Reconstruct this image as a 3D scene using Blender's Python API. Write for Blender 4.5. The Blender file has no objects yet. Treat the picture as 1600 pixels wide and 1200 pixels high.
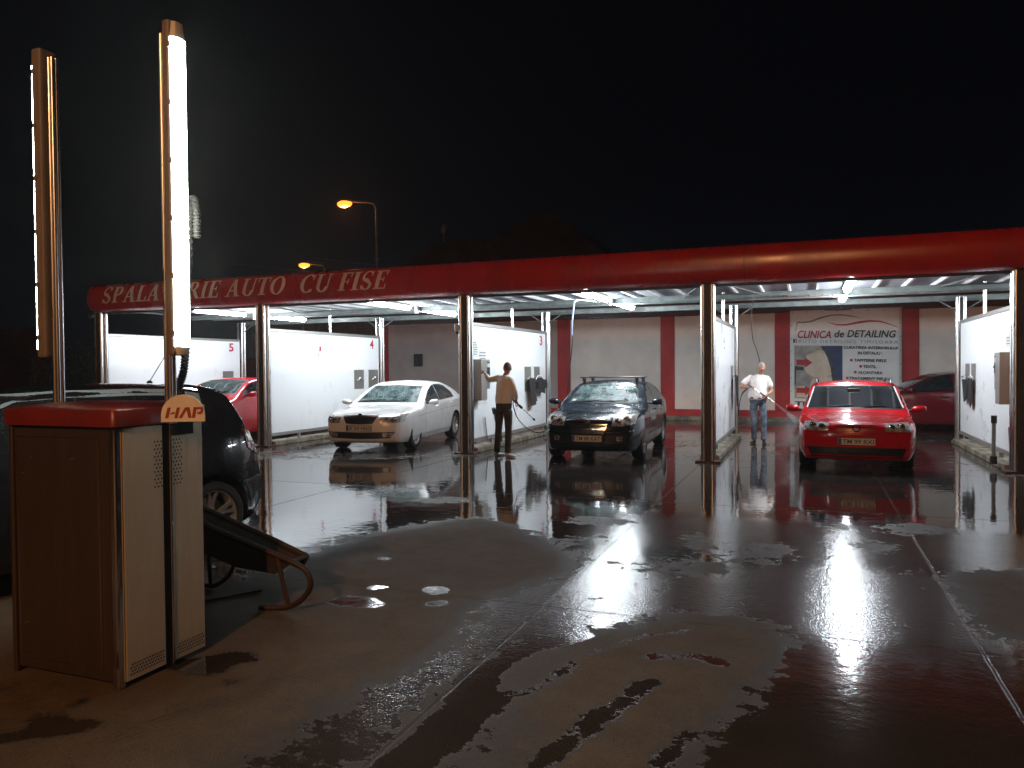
import bpy, bmesh, math, random
import numpy as np
from mathutils import Vector, Matrix
from mathutils.bvhtree import BVHTree
random.seed(7)
S = bpy.context.scene
COL = S.collection
R = math.radians
# ------------------------------------------------------------------ camera
cam_d = bpy.data.cameras.new('camera'); cam = bpy.data.objects.new('camera', cam_d); COL.objects.link(cam)
cam_d.sensor_width = 36; cam_d.lens = 27.0; cam_d.clip_end = 500; cam_d.clip_start = .05
_y, _p, _r = R(21.16), R(1.19), R(.5)
_R0 = Vector((math.cos(_y), math.sin(_y), 0)); _F = Vector((-math.sin(_y), math.cos(_y), 0)) * math.cos(_p) + Vector((0, 0, -math.sin(_p)))
_U0 = _R0.cross(_F)
_R = _R0 * math.cos(_r) - _U0 * math.sin(_r); _U = _U0 * math.cos(_r) + _R0 * math.sin(_r)
_M = Matrix((_R, _U, -_F)).transposed().to_4x4(); _M.translation = Vector((0, 0, 1.65))
cam.matrix_world = _M
S.camera = cam
# ------------------------------------------------------------------ world, exposure
W = bpy.data.worlds.new("World"); S.world = W; W.use_nodes = True
bg = W.node_tree.nodes['Background']; bg.inputs[0].default_value = (.55, .62, 1.0, 1); bg.inputs[1].default_value = .0022
S.view_settings.view_transform = 'Standard'; S.view_settings.look = 'None'; S.view_settings.gamma = 1; S.view_settings.exposure = 0.22
S.render.engine = 'CYCLES'
S.cycles.use_denoising = True
S.cycles.max_bounces = 7; S.cycles.diffuse_bounces = 4; S.cycles.glossy_bounces = 4; S.cycles.transmission_bounces = 3
S.cycles.sample_clamp_indirect = 6.0; S.cycles.caustics_reflective = False; S.cycles.caustics_refractive = False
L_TUBE = 124.0; L_POLE = 75.0; P_SOD = 3900.0

# ------------------------------------------------------------------ materials
def newmat(name):
    m = bpy.data.materials.new(name); m.use_nodes = True
    nt = m.node_tree; b = nt.nodes['Principled BSDF']
    return m, nt, b
def nd(nt, t, **k):
    n = nt.nodes.new(t)
    for a, v in k.items():
        if a.startswith('i_'):
            n.inputs[int(a[2:])].default_value = v
        else: setattr(n, a, v)
    return n
def mth(nt, op, a, b=None, c=None, clamp=False):
    n = nt.nodes.new('ShaderNodeMath'); n.operation = op; n.use_clamp = clamp
    for i, v in enumerate((a, b, c)):
        if v is None: continue
        if isinstance(v, (int, float)): n.inputs[i].default_value = v
        else: nt.links.new(v, n.inputs[i])
    return n.outputs[0]
def sstep(nt, v, a, b, o0=0., o1=1.):
    n = nt.nodes.new('ShaderNodeMapRange'); n.interpolation_type = 'SMOOTHSTEP'
    nt.links.new(v, n.inputs[0]); n.inputs[1].default_value = a; n.inputs[2].default_value = b
    n.inputs[3].default_value = o0; n.inputs[4].default_value = o1
    return n.outputs[0]
def noise(nt, vec, scale, detail=4, rough=.55, typ='ShaderNodeTexNoise'):
    n = nt.nodes.new(typ); n.inputs['Scale'].default_value = scale
    if typ == 'ShaderNodeTexNoise':
        n.inputs['Detail'].default_value = detail; n.inputs['Roughness'].default_value = rough
    nt.links.new(vec, n.inputs['Vector'])
    return n.outputs[0]
def mixc(nt, f, a, b):
    n = nt.nodes.new('ShaderNodeMix'); n.data_type = 'RGBA'
    if isinstance(f, (int, float)): n.inputs[0].default_value = f
    else: nt.links.new(f, n.inputs[0])
    for i, v in ((6, a), (7, b)):
        if isinstance(v, tuple): n.inputs[i].default_value = (*v, 1)
        else: nt.links.new(v, n.inputs[i])
    return n.outputs[2]
def pm(name, col, rough=.5, metal=0., var=.15, scale=4., bump=0., bscale=60., rvar=.12, coat=0., col2=None, stretch=None, ior=1.5):
    m, nt, b = newmat(name)
    tc = nd(nt, 'ShaderNodeTexCoord').outputs['Object']
    if stretch:
        mp = nd(nt, 'ShaderNodeMapping'); mp.inputs['Scale'].default_value = stretch; nt.links.new(tc, mp.inputs[0]); tc = mp.outputs[0]
    n = noise(nt, tc, scale, 6, .6)
    f = sstep(nt, n, .3, .7)
    c2 = col2 if col2 else tuple(c * (1 - 2 * var) for c in col)
    c1 = col if col2 else tuple(min(1, c * (1 + var * .5)) for c in col)
    nt.links.new(mixc(nt, f, c1, c2), b.inputs['Base Color'])
    nt.links.new(sstep(nt, n, .25, .75, max(.01, rough - rvar * .5), min(1, rough + rvar)), b.inputs['Roughness'])
    b.inputs['Metallic'].default_value = metal; b.inputs['IOR'].default_value = ior
    if coat: b.inputs['Coat Weight'].default_value = coat; b.inputs['Coat Roughness'].default_value = .04
    if bump:
        bp = nd(nt, 'ShaderNodeBump'); bp.inputs['Strength'].default_value = bump; bp.inputs['Distance'].default_value = .01
        nt.links.new(noise(nt, tc, bscale, 3, .6), bp.inputs['Height']); nt.links.new(bp.outputs[0], b.inputs['Normal'])
    return m
def emit(name, col, s):
    m, nt, b = newmat(name); b.inputs['Base Color'].default_value = (.8, .8, .8, 1)
    b.inputs['Emission Color'].default_value = (*col, 1); b.inputs['Emission Strength'].default_value = s
    return m
def paint(name, col, drops=.5, wet=.1):
    m, nt, b = newmat(name)
    tc = nd(nt, 'ShaderNodeTexCoord').outputs['Object']
    v = nt.nodes.new('ShaderNodeTexVoronoi'); v.inputs['Scale'].default_value = 42; nt.links.new(tc, v.inputs['Vector'])
    dr = sstep(nt, v.outputs['Distance'], .12, .38, 1, 0)
    n = noise(nt, tc, 3., 5)
    dm = mth(nt, 'MULTIPLY', dr, sstep(nt, n, .4, .6))
    nt.links.new(mixc(nt, sstep(nt, n, .3, .7), col, tuple(c * .82 for c in col)), b.inputs['Base Color'])
    nt.links.new(sstep(nt, n, .3, .7, .16, .30), b.inputs['Roughness'])
    b.inputs['Coat Weight'].default_value = .75; b.inputs['Coat Roughness'].default_value = .012; b.inputs['Specular IOR Level'].default_value = .15
    bp = nd(nt, 'ShaderNodeBump'); bp.inputs['Strength'].default_value = drops; bp.inputs['Distance'].default_value = .004
    nt.links.new(dm, bp.inputs['Height']); nt.links.new(bp.outputs[0], b.inputs['Normal']); nt.links.new(bp.outputs[0], b.inputs['Coat Normal'])
    return m
def wetglass(name, tint=(.02, .035, .035), drops=1., dcol=(.27, .38, .375)):
    m, nt, b = newmat(name)
    tc = nd(nt, 'ShaderNodeTexCoord').outputs['Object']
    v = nt.nodes.new('ShaderNodeTexVoronoi'); v.inputs['Scale'].default_value = 62; v.inputs['Randomness'].default_value = 1
    mp = nd(nt, 'ShaderNodeMapping'); mp.inputs['Scale'].default_value = (1.25, 1, .8); nt.links.new(tc, mp.inputs[0]); nt.links.new(mp.outputs[0], v.inputs['Vector'])
    n = noise(nt, tc, 4.5, 6, .7); n2 = noise(nt, tc, 90, 2, .6)
    d = mth(nt, 'MULTIPLY', sstep(nt, v.outputs['Distance'], .25, .5, 1, 0), sstep(nt, mth(nt, 'ADD', n, mth(nt, 'MULTIPLY', n2, .5)), .62, .85))
    d = mth(nt, 'MULTIPLY', d, drops)
    film = mth(nt, 'MULTIPLY', sstep(nt, n, .3, .75), .35 * drops)
    c = mixc(nt, film, tint, tuple(k * .5 for k in dcol))
    nt.links.new(mixc(nt, d, c, dcol), b.inputs['Base Color'])
    b.inputs['Roughness'].default_value = .03; b.inputs['IOR'].default_value = 1.55
    bp = nd(nt, 'ShaderNodeBump'); bp.inputs['Strength'].default_value = .35 * drops; bp.inputs['Distance'].default_value = .004
    nt.links.new(d, bp.inputs['Height']); nt.links.new(bp.outputs[0], b.inputs['Normal'])
    return m
M = {}
def panel_mat():
    m, nt, b = newmat('white_panel'); tc = nd(nt, 'ShaderNodeTexCoord').outputs['Object']
    mp = nd(nt, 'ShaderNodeMapping'); mp.inputs['Scale'].default_value = (3, 3, .5); nt.links.new(tc, mp.inputs[0])
    st = noise(nt, mp.outputs[0], 2.2, 6, .65); bl = noise(nt, tc, 1.4, 5, .6)
    sx = nd(nt, 'ShaderNodeSeparateXYZ'); nt.links.new(tc, sx.inputs[0])
    low = sstep(nt, mth(nt, 'ADD', sx.outputs[2], mth(nt, 'MULTIPLY_ADD', bl, .8, -.4)), .2, 1.1, 1, 0)
    d = mth(nt, 'MULTIPLY', sstep(nt, st, .40, .80), mth(nt, 'MULTIPLY_ADD', low, .22, .0))
    d = mth(nt, 'ADD', d, mth(nt, 'MULTIPLY', low, .12), clamp=True)
    nt.links.new(mixc(nt, d, (.80, .82, .84), (.50, .49, .47)), b.inputs['Base Color'])
    nt.links.new(sstep(nt, bl, .3, .7, .26, .36), b.inputs['Roughness']); return m
M['panel'] = panel_mat()
M['steel'] = pm('stainless_steel', (.62, .61, .60), .28, 1, var=.08, scale=6, rvar=.08, stretch=(6, 6, .4))
M['steel_soft'] = pm('brushed_steel', (.40, .39, .37), .40, .7, var=.03, scale=9, rvar=.12, stretch=(8, 8, .5))
M['post_core'] = pm('dark_post_groove', (.045, .036, .033), .5, .2, var=.1)
M['galv'] = pm('galvanised_steel', (.24, .27, .26), .5, .3, var=.15, scale=5, rvar=.1)
M['deck'] = pm('roof_sheet', (.20, .21, .235), .5, 0, var=.08, scale=2)
M['rib'] = pm('white_rib', (.72, .73, .74), .45, 0, var=.06)
M['red_fascia'] = pm('red_fascia', (.46, .022, .015), .24, 0, var=.14, scale=1.6, rvar=.10, bump=.08, bscale=.9, stretch=(1, 1, .35))
M['letter'] = pm('faded_letter', (.86, .74, .72), .5, var=.12, scale=3)
M['red_paint'] = pm('red_wall_paint', (.42, .014, .014), .55, var=.12, scale=2, bump=.1, bscale=40)
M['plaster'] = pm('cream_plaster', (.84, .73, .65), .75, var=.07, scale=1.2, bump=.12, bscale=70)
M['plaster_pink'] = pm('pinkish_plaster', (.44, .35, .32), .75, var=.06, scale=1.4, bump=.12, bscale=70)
M['coping'] = pm('dark_coping', (.055, .012, .010), .6, var=.15)
M['concrete'] = pm('kerb_concrete', (.22, .19, .14), .45, var=.35, scale=5, bump=.4, bscale=30, rvar=.3)
M['rednum'] = pm('red_number', (.45, .01, .03), .4, var=.02)
M['black'] = pm('black_plastic', (.014, .014, .015), .4, var=.15)
M['rubber'] = pm('black_rubber', (.018, .018, .018), .6, var=.2, bump=.2)
M['mat'] = pm('rubber_mat', (.028, .029, .031), .55, var=.25, scale=20, bump=.3)
M['paper'] = pm('paper', (.72, .72, .72), .6, var=.03)
M['ink'] = pm('ink', (.05, .05, .06), .6, var=.05)
M['blueink'] = pm('blue_ink', (.03, .10, .45), .6, var=.05)
M['skin'] = pm('skin', (.42, .20, .13), .5, var=.1, scale=18)
M['hair'] = pm('grey_hair', (.34, .32, .30), .7, var=.3, scale=60, bump=.6, bscale=150)
M['hair_short'] = pm('cropped_hair', (.14, .085, .06), .7, var=.2, scale=60, bump=.4, bscale=150)
M['shirt'] = pm('white_cloth', (.80, .78, .76), .85, var=.05, scale=9, bump=.5, bscale=9)
M['trouser_dark'] = pm('dark_trousers', (.055, .04, .034), .85, var=.2, scale=9, bump=.5, bscale=12)
M['denim'] = pm('blue_jeans', (.11, .14, .19), .85, var=.3, scale=10, bump=.6, bscale=14)
M['shoe_white'] = pm('pale_shoes', (.55, .52, .5), .6, var=.1)
M['shoe_black'] = pm('black_shoes', (.02, .02, .022), .45, var=.1)
M['tyre'] = pm('tyre_rubber', (.012, .012, .013), .55, var=.2, scale=12)
M['alloy'] = pm('alloy_rim', (.50, .50, .51), .3, .8, var=.1, scale=20)
M['hubcap'] = pm('grey_hubcap', (.42, .42, .43), .4, .3, var=.1, scale=20)
M['chrome'] = pm('chrome', (.72, .72, .74), .08, 1, var=.05)
M['trim_sheen'] = pm('tube_sheen_trim', (.30, .38, .44), .25, .2, var=.05)  # pale blue holds the tube lamp's reflection on the door frame
M['lens'] = pm('lamp_lens', (.50, .49, .48), .12, .35, var=.40, scale=16, bump=.8, bscale=22, rvar=.12)
M['lens_red'] = pm('red_lens', (.30, .008, .008), .12, 0, var=.4, scale=26, bump=.8, bscale=24, coat=1)
M['grille'] = pm('grille_black', (.012, .012, .013), .3, 0, var=.3, scale=30)
M['plate'] = pm('plate_white', (.55, .54, .52), .4, var=.04)
M['euro'] = pm('plate_blue', (.01, .03, .25), .4, var=.05)
M['glass'] = wetglass('wet_windscreen', drops=1.)
M['glass_dry'] = wetglass('side_window', tint=(.035, .045, .045), drops=.12)
M['glass_dark'] = wetglass('dark_window', tint=(.008, .010, .012), drops=.05)
M['p_white'] = paint('white_paint', (.84, .83, .82), .15)
M['p_dark'] = paint('blue_black_paint', (.010, .018, .030), .45)
M['p_red'] = paint('red_paint', (.46, .004, .010), .12)
M['p_red2'] = paint('bright_red_paint', (.50, .010, .022), .12)
M['p_maroon'] = paint('maroon_paint', (.085, .006, .010), .2)
M['p_black'] = paint('black_paint', (.010, .010, .013), .10)
M['under'] = pm('underbody', (.006, .006, .006), .8, var=.1)
M['rust'] = pm('rusty_steel', (.050, .026, .018), .6, .3, var=.4, scale=16, bump=.5, bscale=60, col2=(.035, .02, .015))
M['rust_plate'] = pm('rusty_plate', (.026, .015, .012), .65, .2, var=.4, scale=9, bump=.5, bscale=50, col2=(.022, .015, .012))
M['red_cap'] = pm('red_cap', (.15, .014, .010), .38, 0, var=.12, scale=6)
M['steel_dim'] = pm('satin_steel_dim', (.125, .095, .08), .40, .8, var=.03, scale=4, rvar=.10, stretch=(6, 6, .5))  # darker, browner copy of the cabinet steel, dimness put into its colour
M['steel_warm_lit'] = pm('brushed_steel_warm_lit', (.70, .61, .44), .36, .5, var=.035, scale=5, rvar=.12, stretch=(5, 5, .4))  # same steel as the front, warm lamp reflection put into the base colour
M['sign_face'] = pm('sign_face', (.78, .76, .72), .5, var=.06, scale=12)
M['sign_red'] = pm('sign_letters', (.30, .03, .015), .5, var=.05)
M['fixture'] = pm('fixture_grey', (.17, .15, .135), .5, var=.08)
M['clear_end'] = pm('clear_end', (.75, .75, .7), .15, 0, var=.1)
M['tube'] = emit('tube_light', (.86, .94, 1.0), L_TUBE)
M['tube2'] = emit('pole_tube_light', (.97, 1.0, .86), L_POLE)
M['sodium'] = emit('sodium_glow', (1, .19, .012), 3.6)
M['sodium_far'] = emit('sodium_glow_far', (1, .28, .015), 2.8)
M['pole'] = pm('lamp_pole', (.20, .16, .13), .5, .2, var=.2)
M['roof_tile'] = pm('roof_tiles', (.035, .02, .016), .8, var=.3, scale=1.2, bump=1, bscale=5)
M['house_wall'] = pm('house_wall', (.16, .10, .07), .9, var=.2)
M['fence'] = pm('old_wall', (.10, .035, .025), .9, var=.35, scale=.5)
M['foliage'] = pm('foliage', (.055, .07, .035), .7, var=.4, scale=3)
M['bark'] = pm('bark', (.09, .06, .04), .9, var=.3)
M['banner'] = pm('banner_vinyl', (.84, .80, .77), .45, var=.05, scale=1)
M['bn_red'] = pm('print_red', (.42, .015, .02), .5, var=.05)
M['bn_black'] = pm('print_black', (.02, .02, .022), .5, var=.05)
M['bn_grey'] = pm('print_grey', (.20, .18, .18), .5, var=.05)
M['bn_seat'] = pm('print_beige', (.62, .47, .33), .5, var=.18, scale=3, col2=(.72, .60, .48))
M['bn_seat2'] = pm('print_grey_beige', (.42, .36, .33), .5, var=.2, scale=3)
M['bn_dark'] = pm('print_dark', (.045, .045, .05), .5, var=.3, scale=6)
M['bn_blue'] = pm('print_blue', (.03, .045, .14), .5, var=.2, scale=3)
M['blackvinyl'] = pm('hose_black', (.02, .02, .02), .4, var=.1)
M['hose_blue'] = pm('hose_blue_grey', (.20, .24, .38), .4, var=.1)

# ------------------------------------------------------------------ mesh helpers
class MB:
    def __init__(s): s.v = []; s.f = []; s.m = []
    def add(s, vs, fs, mi=0):
        o = len(s.v); s.v += [tuple(v) for v in vs]; s.f += [tuple(i + o for i in f) for f in fs]; s.m += [mi] * len(fs); return s
    def box(s, x0, x1, y0, y1, z0, z1, mi=0, rz=0, c=None):
        vs = [(x, y, z) for z in (z0, z1) for y in (y0, y1) for x in (x0, x1)]
        if rz:
            cx, cy = c or ((x0 + x1) / 2, (y0 + y1) / 2)
            vs = [(cx + (x - cx) * math.cos(rz) - (y - cy) * math.sin(rz), cy + (x - cx) * math.sin(rz) + (y - cy) * math.cos(rz), z) for x, y, z in vs]
        return s.add(vs, [(0, 2, 3, 1), (4, 5, 7, 6), (0, 1, 5, 4), (2, 6, 7, 3), (0, 4, 6, 2), (1, 3, 7, 5)], mi)
    def tube(s, pts, r, n=10, mi=0, cap=True):
        P = [Vector(p) for p in pts]; rs = r if isinstance(r, (list, tuple)) else [r] * len(P)
        rings = []; up = None
        for i, p in enumerate(P):
            d = (P[min(i + 1, len(P) - 1)] - P[max(i - 1, 0)]).normalized()
            if up is None: up = Vector((0, 0, 1)) if abs(d.z) < .9 else Vector((1, 0, 0))
            a = d.cross(up).normalized(); b = a.cross(d).normalized(); up = b
            rings.append([p + (a * math.cos(t) + b * math.sin(t)) * rs[i] for t in [2 * math.pi * k / n for k in range(n)]])
        vs = [v for rg in rings for v in rg]; fs = []
        for i in range(len(P) - 1):
            for k in range(n): fs.append((i * n + k, i * n + (k + 1) % n, (i + 1) * n + (k + 1) % n, (i + 1) * n + k))
        if cap: fs += [tuple(range(n))[::-1], tuple((len(P) - 1) * n + k for k in range(n))]
        return s.add(vs, fs, mi)
    def lathe(s, prof, n=32, mi=0, axis='x', c=(0, 0, 0), mis=None):
        vs = []; fs = []; k = len(prof)
        for i in range(n):
            a = 2 * math.pi * i / n
            for (t, r) in prof:
                q = (t, r * math.cos(a), r * math.sin(a)) if axis == 'x' else (r * math.cos(a), r * math.sin(a), t) if axis == 'z' else (r * math.cos(a), t, r * math.sin(a))
                vs.append((q[0] + c[0], q[1] + c[1], q[2] + c[2]))
        o = len(s.v); s.v += vs
        for i in range(n):
            for j in range(k - 1):
                s.f.append((o + i * k + j, o + i * k + j + 1, o + ((i + 1) % n) * k + j + 1, o + ((i + 1) % n) * k + j)); s.m.append(mis[j] if mis else mi)
        return s
    def build(s, name, mat, parent=None, smooth=False, bevel=0, loc=None, sharp=40, label=None):
        me = bpy.data.meshes.new(name); me.from_pydata(s.v, [], s.f)
        for mm in (mat if isinstance(mat, (list, tuple)) else [mat]): me.materials.append(mm)
        if max(s.m, default=0): me.polygons.foreach_set('material_index', s.m)
        bm = bmesh.new(); bm.from_mesh(me); bmesh.ops.recalc_face_normals(bm, faces=bm.faces); bm.to_mesh(me); bm.free()
        me.update()
        if smooth:
            me.polygons.foreach_set('use_smooth', [True] * len(me.polygons)); me.set_sharp_from_angle(angle=R(sharp))
        o = bpy.data.objects.new(name, me); COL.objects.link(o)
        if parent: o.parent = parent
        if loc: o.location = loc
        if label: o['label'] = label
        if bevel:
            b = o.modifiers.new('bevel', 'BEVEL'); b.width = bevel; b.segments = 2; b.limit_method = 'ANGLE'
        return o
def tag(o, label=None, cat=None, group=None, kind=None):
    if label: o['label'] = label
    if cat: o['category'] = cat
    if group: o['group'] = group
    if kind: o['kind'] = kind
    return o
def thing(name, label, cat, loc=(0, 0, 0), rz=0, group=None):
    o = bpy.data.objects.new(name, None); COL.objects.link(o); o.location = loc; o.rotation_euler = (0, 0, rz); o.empty_display_size = .2
    return tag(o, label, cat, group)
_txt_n = [0]
def text2d(s, size, shear=0., bold=0., space=1., align='LEFT'):
    cu = bpy.data.curves.new('t', 'FONT'); cu.body = s; cu.size = size; cu.shear = shear; cu.offset = bold; cu.space_character = space; cu.align_x = align; cu.resolution_u = 3
    o = bpy.data.objects.new('t', cu); COL.objects.link(o); bpy.context.view_layer.update()
    me = bpy.data.meshes.new_from_object(o.evaluated_get(bpy.context.evaluated_depsgraph_get()))
    vs = [(v.co.x, v.co.y) for v in me.vertices]; fs = [tuple(p.vertices) for p in me.polygons]
    bpy.data.objects.remove(o); bpy.data.curves.remove(cu); bpy.data.meshes.remove(me)
    return vs, fs
def fit_text(mb, s, x0, x1, z0, z1, fn, mi=0, shear=0., bold=0., space=1.):
    """write s into the rectangle x0..x1, z0..z1 of a surface; fn maps (u, v) to a point"""
    vs, fs = text2d(s, 1, shear, bold, space)
    if not vs: return
    ax, bx = min(v[0] for v in vs), max(v[0] for v in vs); az, bz = min(v[1] for v in vs), max(v[1] for v in vs)
    mb.add([fn(x0 + (x1 - x0) * (v[0] - ax) / (bx - ax), z0 + (z1 - z0) * (v[1] - az) / max(1e-6, bz - az)) for v in vs], fs, mi)
def pchip(keys):
    x = np.array([k[0] for k in keys], float); y = np.array([k[1] for k in keys], float)
    h = np.diff(x); d = np.diff(y) / h; m = np.zeros_like(y); m[0] = d[0]; m[-1] = d[-1]
    for i in range(1, len(x) - 1):
        if d[i - 1] * d[i] > 0:
            w1 = 2 * h[i] + h[i - 1]; w2 = h[i] + 2 * h[i - 1]; m[i] = (w1 + w2) / (w1 / d[i - 1] + w2 / d[i])
    def f(t):
        t = min(max(t, x[0]), x[-1]); i = int(min(max(np.searchsorted(x, t) - 1, 0), len(h) - 1)); u = (t - x[i]) / h[i]
        return float((1 + 2 * u) * (1 - u) ** 2 * y[i] + u * (1 - u) ** 2 * h[i] * m[i] + u * u * (3 - 2 * u) * y[i + 1] + u * u * (u - 1) * h[i] * m[i + 1])
    return f
def resamp(pl, n):
    P = [np.array(p, float) for p in pl]; L = [0]
    for a, b in zip(P, P[1:]): L.append(L[-1] + float(np.linalg.norm(b - a)))
    out = []
    for k in range(n):
        t = L[-1] * k / (n - 1); i = 0
        while i < len(P) - 2 and t > L[i + 1]: i += 1
        u = (t - L[i]) / max(1e-9, L[i + 1] - L[i]); out.append(P[i] * (1 - u) + P[i + 1] * u)
    return out
def spline(pts, n=8):
    P = [Vector(p) for p in pts]; P = [P[0] * 2 - P[1]] + P + [P[-1] * 2 - P[-2]]; o = []
    for i in range(1, len(P) - 2):
        for k in range(n):
            t = k / n; a, b, c, d = P[i - 1:i + 3]
            o.append(.5 * ((2 * b) + (c - a) * t + (2 * a - 5 * b + 4 * c - d) * t * t + (3 * b - a - 3 * c + d) * t ** 3))
    return o + [P[-2]]

# ------------------------------------------------------------------ ground
def pinpoly(X, Y, poly):
    ins = np.zeros(X.shape, bool); n = len(poly)
    for i in range(n):
        (x1, y1), (x2, y2) = poly[i], poly[(i + 1) % n]
        if y1 == y2: continue
        c = ((y1 > Y) != (y2 > Y)) & (X < (x2 - x1) * (Y - y1) / (y2 - y1) + x1); ins ^= c
    return ins
def blur(a, k):
    for _ in range(2):
        for ax in (0, 1):
            p = np.cumsum(np.pad(a, [(k + 1, k) if i == ax else (0, 0) for i in (0, 1)], mode='edge'), axis=ax)
            a = (np.take(p, range(2 * k + 1, p.shape[ax]), ax) - np.take(p, range(0, p.shape[ax] - 2 * k - 1), ax)) / (2 * k + 1)
    return a
T1 = [(-4.09, 5.53), (-4.05, 6.21), (-3.95, 6.95), (-3.6, 7.68), (-3.14, 7.61), (-2.77, 7.35), (-2.3, 6.73), (-1.93, 6.28), (-1.83, 5.84), (-1.98, 5.5), (-2.18, 5.03), (-2.2, 4.79), (-2.05, 4.18), (-2.07, 3.74), (-2.18, 3.39), (-2.21, 3.1), (-2.25, 2.68), (-2.26, 2.0), (-4.1, 1.5), (-8, 2.0), (-8, 4.4), (-4.07, 4.4), (-4.14, 4.97)]
T2 = [(-1.18, 2.6), (-1.36, 3.48), (-1.36, 4.31), (-1.14, 4.69), (-0.81, 5.13), (-0.33, 5.17), (-0.19, 4.73), (-0.2, 4.15), (-0.33, 3.78), (-0.44, 3.47), (-0.54, 2.7)]
T2b = [(-1.68, 2.4), (-1.70, 3.14), (-1.7, 3.69), (-1.66, 4.21), (-1.47, 4.06), (-1.54, 3.58), (-1.49, 3.15), (-1.37, 2.5)]
T3 = [(1.08, 6.7), (1.41, 7.12), (1.99, 7.25), (3.5, 7.2), (3.2, 4.6), (1.31, 5.27), (1.13, 5.5), (1.03, 5.93)]
ISL = [[(-1.17, 7.61), (-1.04, 7.81), (-0.82, 7.44), (-0.74, 7.01), (-0.9, 6.75), (-1.06, 7.0)], [(0.35, 7.57), (0.48, 7.97), (0.74, 7.83), (0.77, 7.48), (0.54, 7.3)],
       [(-0.56, 7.12), (-0.36, 7.51), (-0.19, 7.46), (-0.25, 6.93), (-0.42, 6.69)], [(0.03, 8.58), (0.22, 8.78), (0.43, 8.64), (0.36, 8.22), (0.15, 8.15)],
       [(0.59, 8.69), (1.1, 9.04), (1.43, 8.91), (1.24, 8.4), (0.78, 8.19)], [(-1.06, 6.36), (-0.72, 6.59), (-0.5, 6.35), (-0.67, 6.09), (-0.96, 6.08)],
       [(-2.6, 8.05), (-2.22, 8.26), (-1.71, 8.2), (-1.7, 7.85), (-2.26, 7.66)], [(-4.9, 8.6), (-4.3, 9.0), (-3.9, 8.7), (-4.4, 8.3)], [(-5.6, 9.2), (-5.0, 9.6), (-4.9, 9.2), (-5.5, 8.9)]]
RZ = [(-1.33, 6.38), (-0.81, 6.45), (-0.07, 6.81), (1.0, 6.77), (1.08, 5.81), (0.98, 4.95), (0.3, 4.91), (-0.32, 4.98), (-0.8, 5.07), (-1.13, 5.02), (-1.39, 4.42), (-1.57, 4.47), (-1.71, 5.45), (-1.88, 7.22), (-1.59, 7.62)]
SZ = [(-1.82, 5.78), (-1.49, 5.04), (-1.57, 4.35), (-1.67, 3.7), (-1.74, 3.13), (-1.71, 2.3), (-2.16, 2.2), (-2.09, 2.93), (-1.99, 3.33), (-2.0, 4.08), (-2.13, 4.74)]
FILM = [(-9.18, 11.41), (-4.54, 13.34), (-2.78, 13.37), (2.12, 13.2), (5.01, 12.18), (3.85, 7.48), (1.03, 6.98), (-0.07, 7.04), (-1.11, 6.68), (-1.83, 7.54), (-2.36, 6.91), (-2.82, 7.47), (-3.7, 7.88), (-4.08, 7.18), (-4.19, 6.43), (-4.27, 5.13), (-7.33, 8.83)]
SPOTS = [(-3.17, 3.34, .17, .10), (-3.05, 3.52, .14, .06), (-3.27, 3.33, .10, .06), (-2.37, 3.06, .07, .04), (-3.32, 2.55, .16, .05), (-3.40, 2.76, .05, .06),
         (-1.03, 3.07, .05, .05), (-.97, 3.3, .04, .10), (-.92, 3.5, .035, .11), (-.82, 3.85, .035, .12), (-.77, 3.99, .05, .05), (-2.99, 4.66, .20, .11), (-3.04, 5.01, .07, .08), (-3.45, 5.8, .05, .07), (-2.6, 5.1, .10, .09), (-2.45, 4.8, .08, .08)]
STK = [([(-1.06, 2.95), (-1.02, 3.10), (-.94, 3.42), (-.86, 3.70), (-.76, 4.02)], .045), ([(-1.62, 2.3), (-1.55, 3.0), (-1.54, 3.27), (-1.66, 3.75)], .11), ([(-1.66, 3.75), (-1.56, 4.2), (-1.30, 4.55)], .07),
       ([(-1.50, 3.30), (-1.30, 3.7), (-1.22, 4.1)], .035), ([(-.62, 2.9), (-.5, 3.5)], .04), ([(-.9, 4.3), (-.55, 4.45), (-.4, 4.3)], .035), ([(-1.2, 4.2), (-1.0, 4.6), (-.7, 4.85)], .03), ([(-2.9, 3.2), (-2.6, 3.35)], .03), ([(-3.5, 2.3), (-3.1, 2.6)], .04)]
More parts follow.
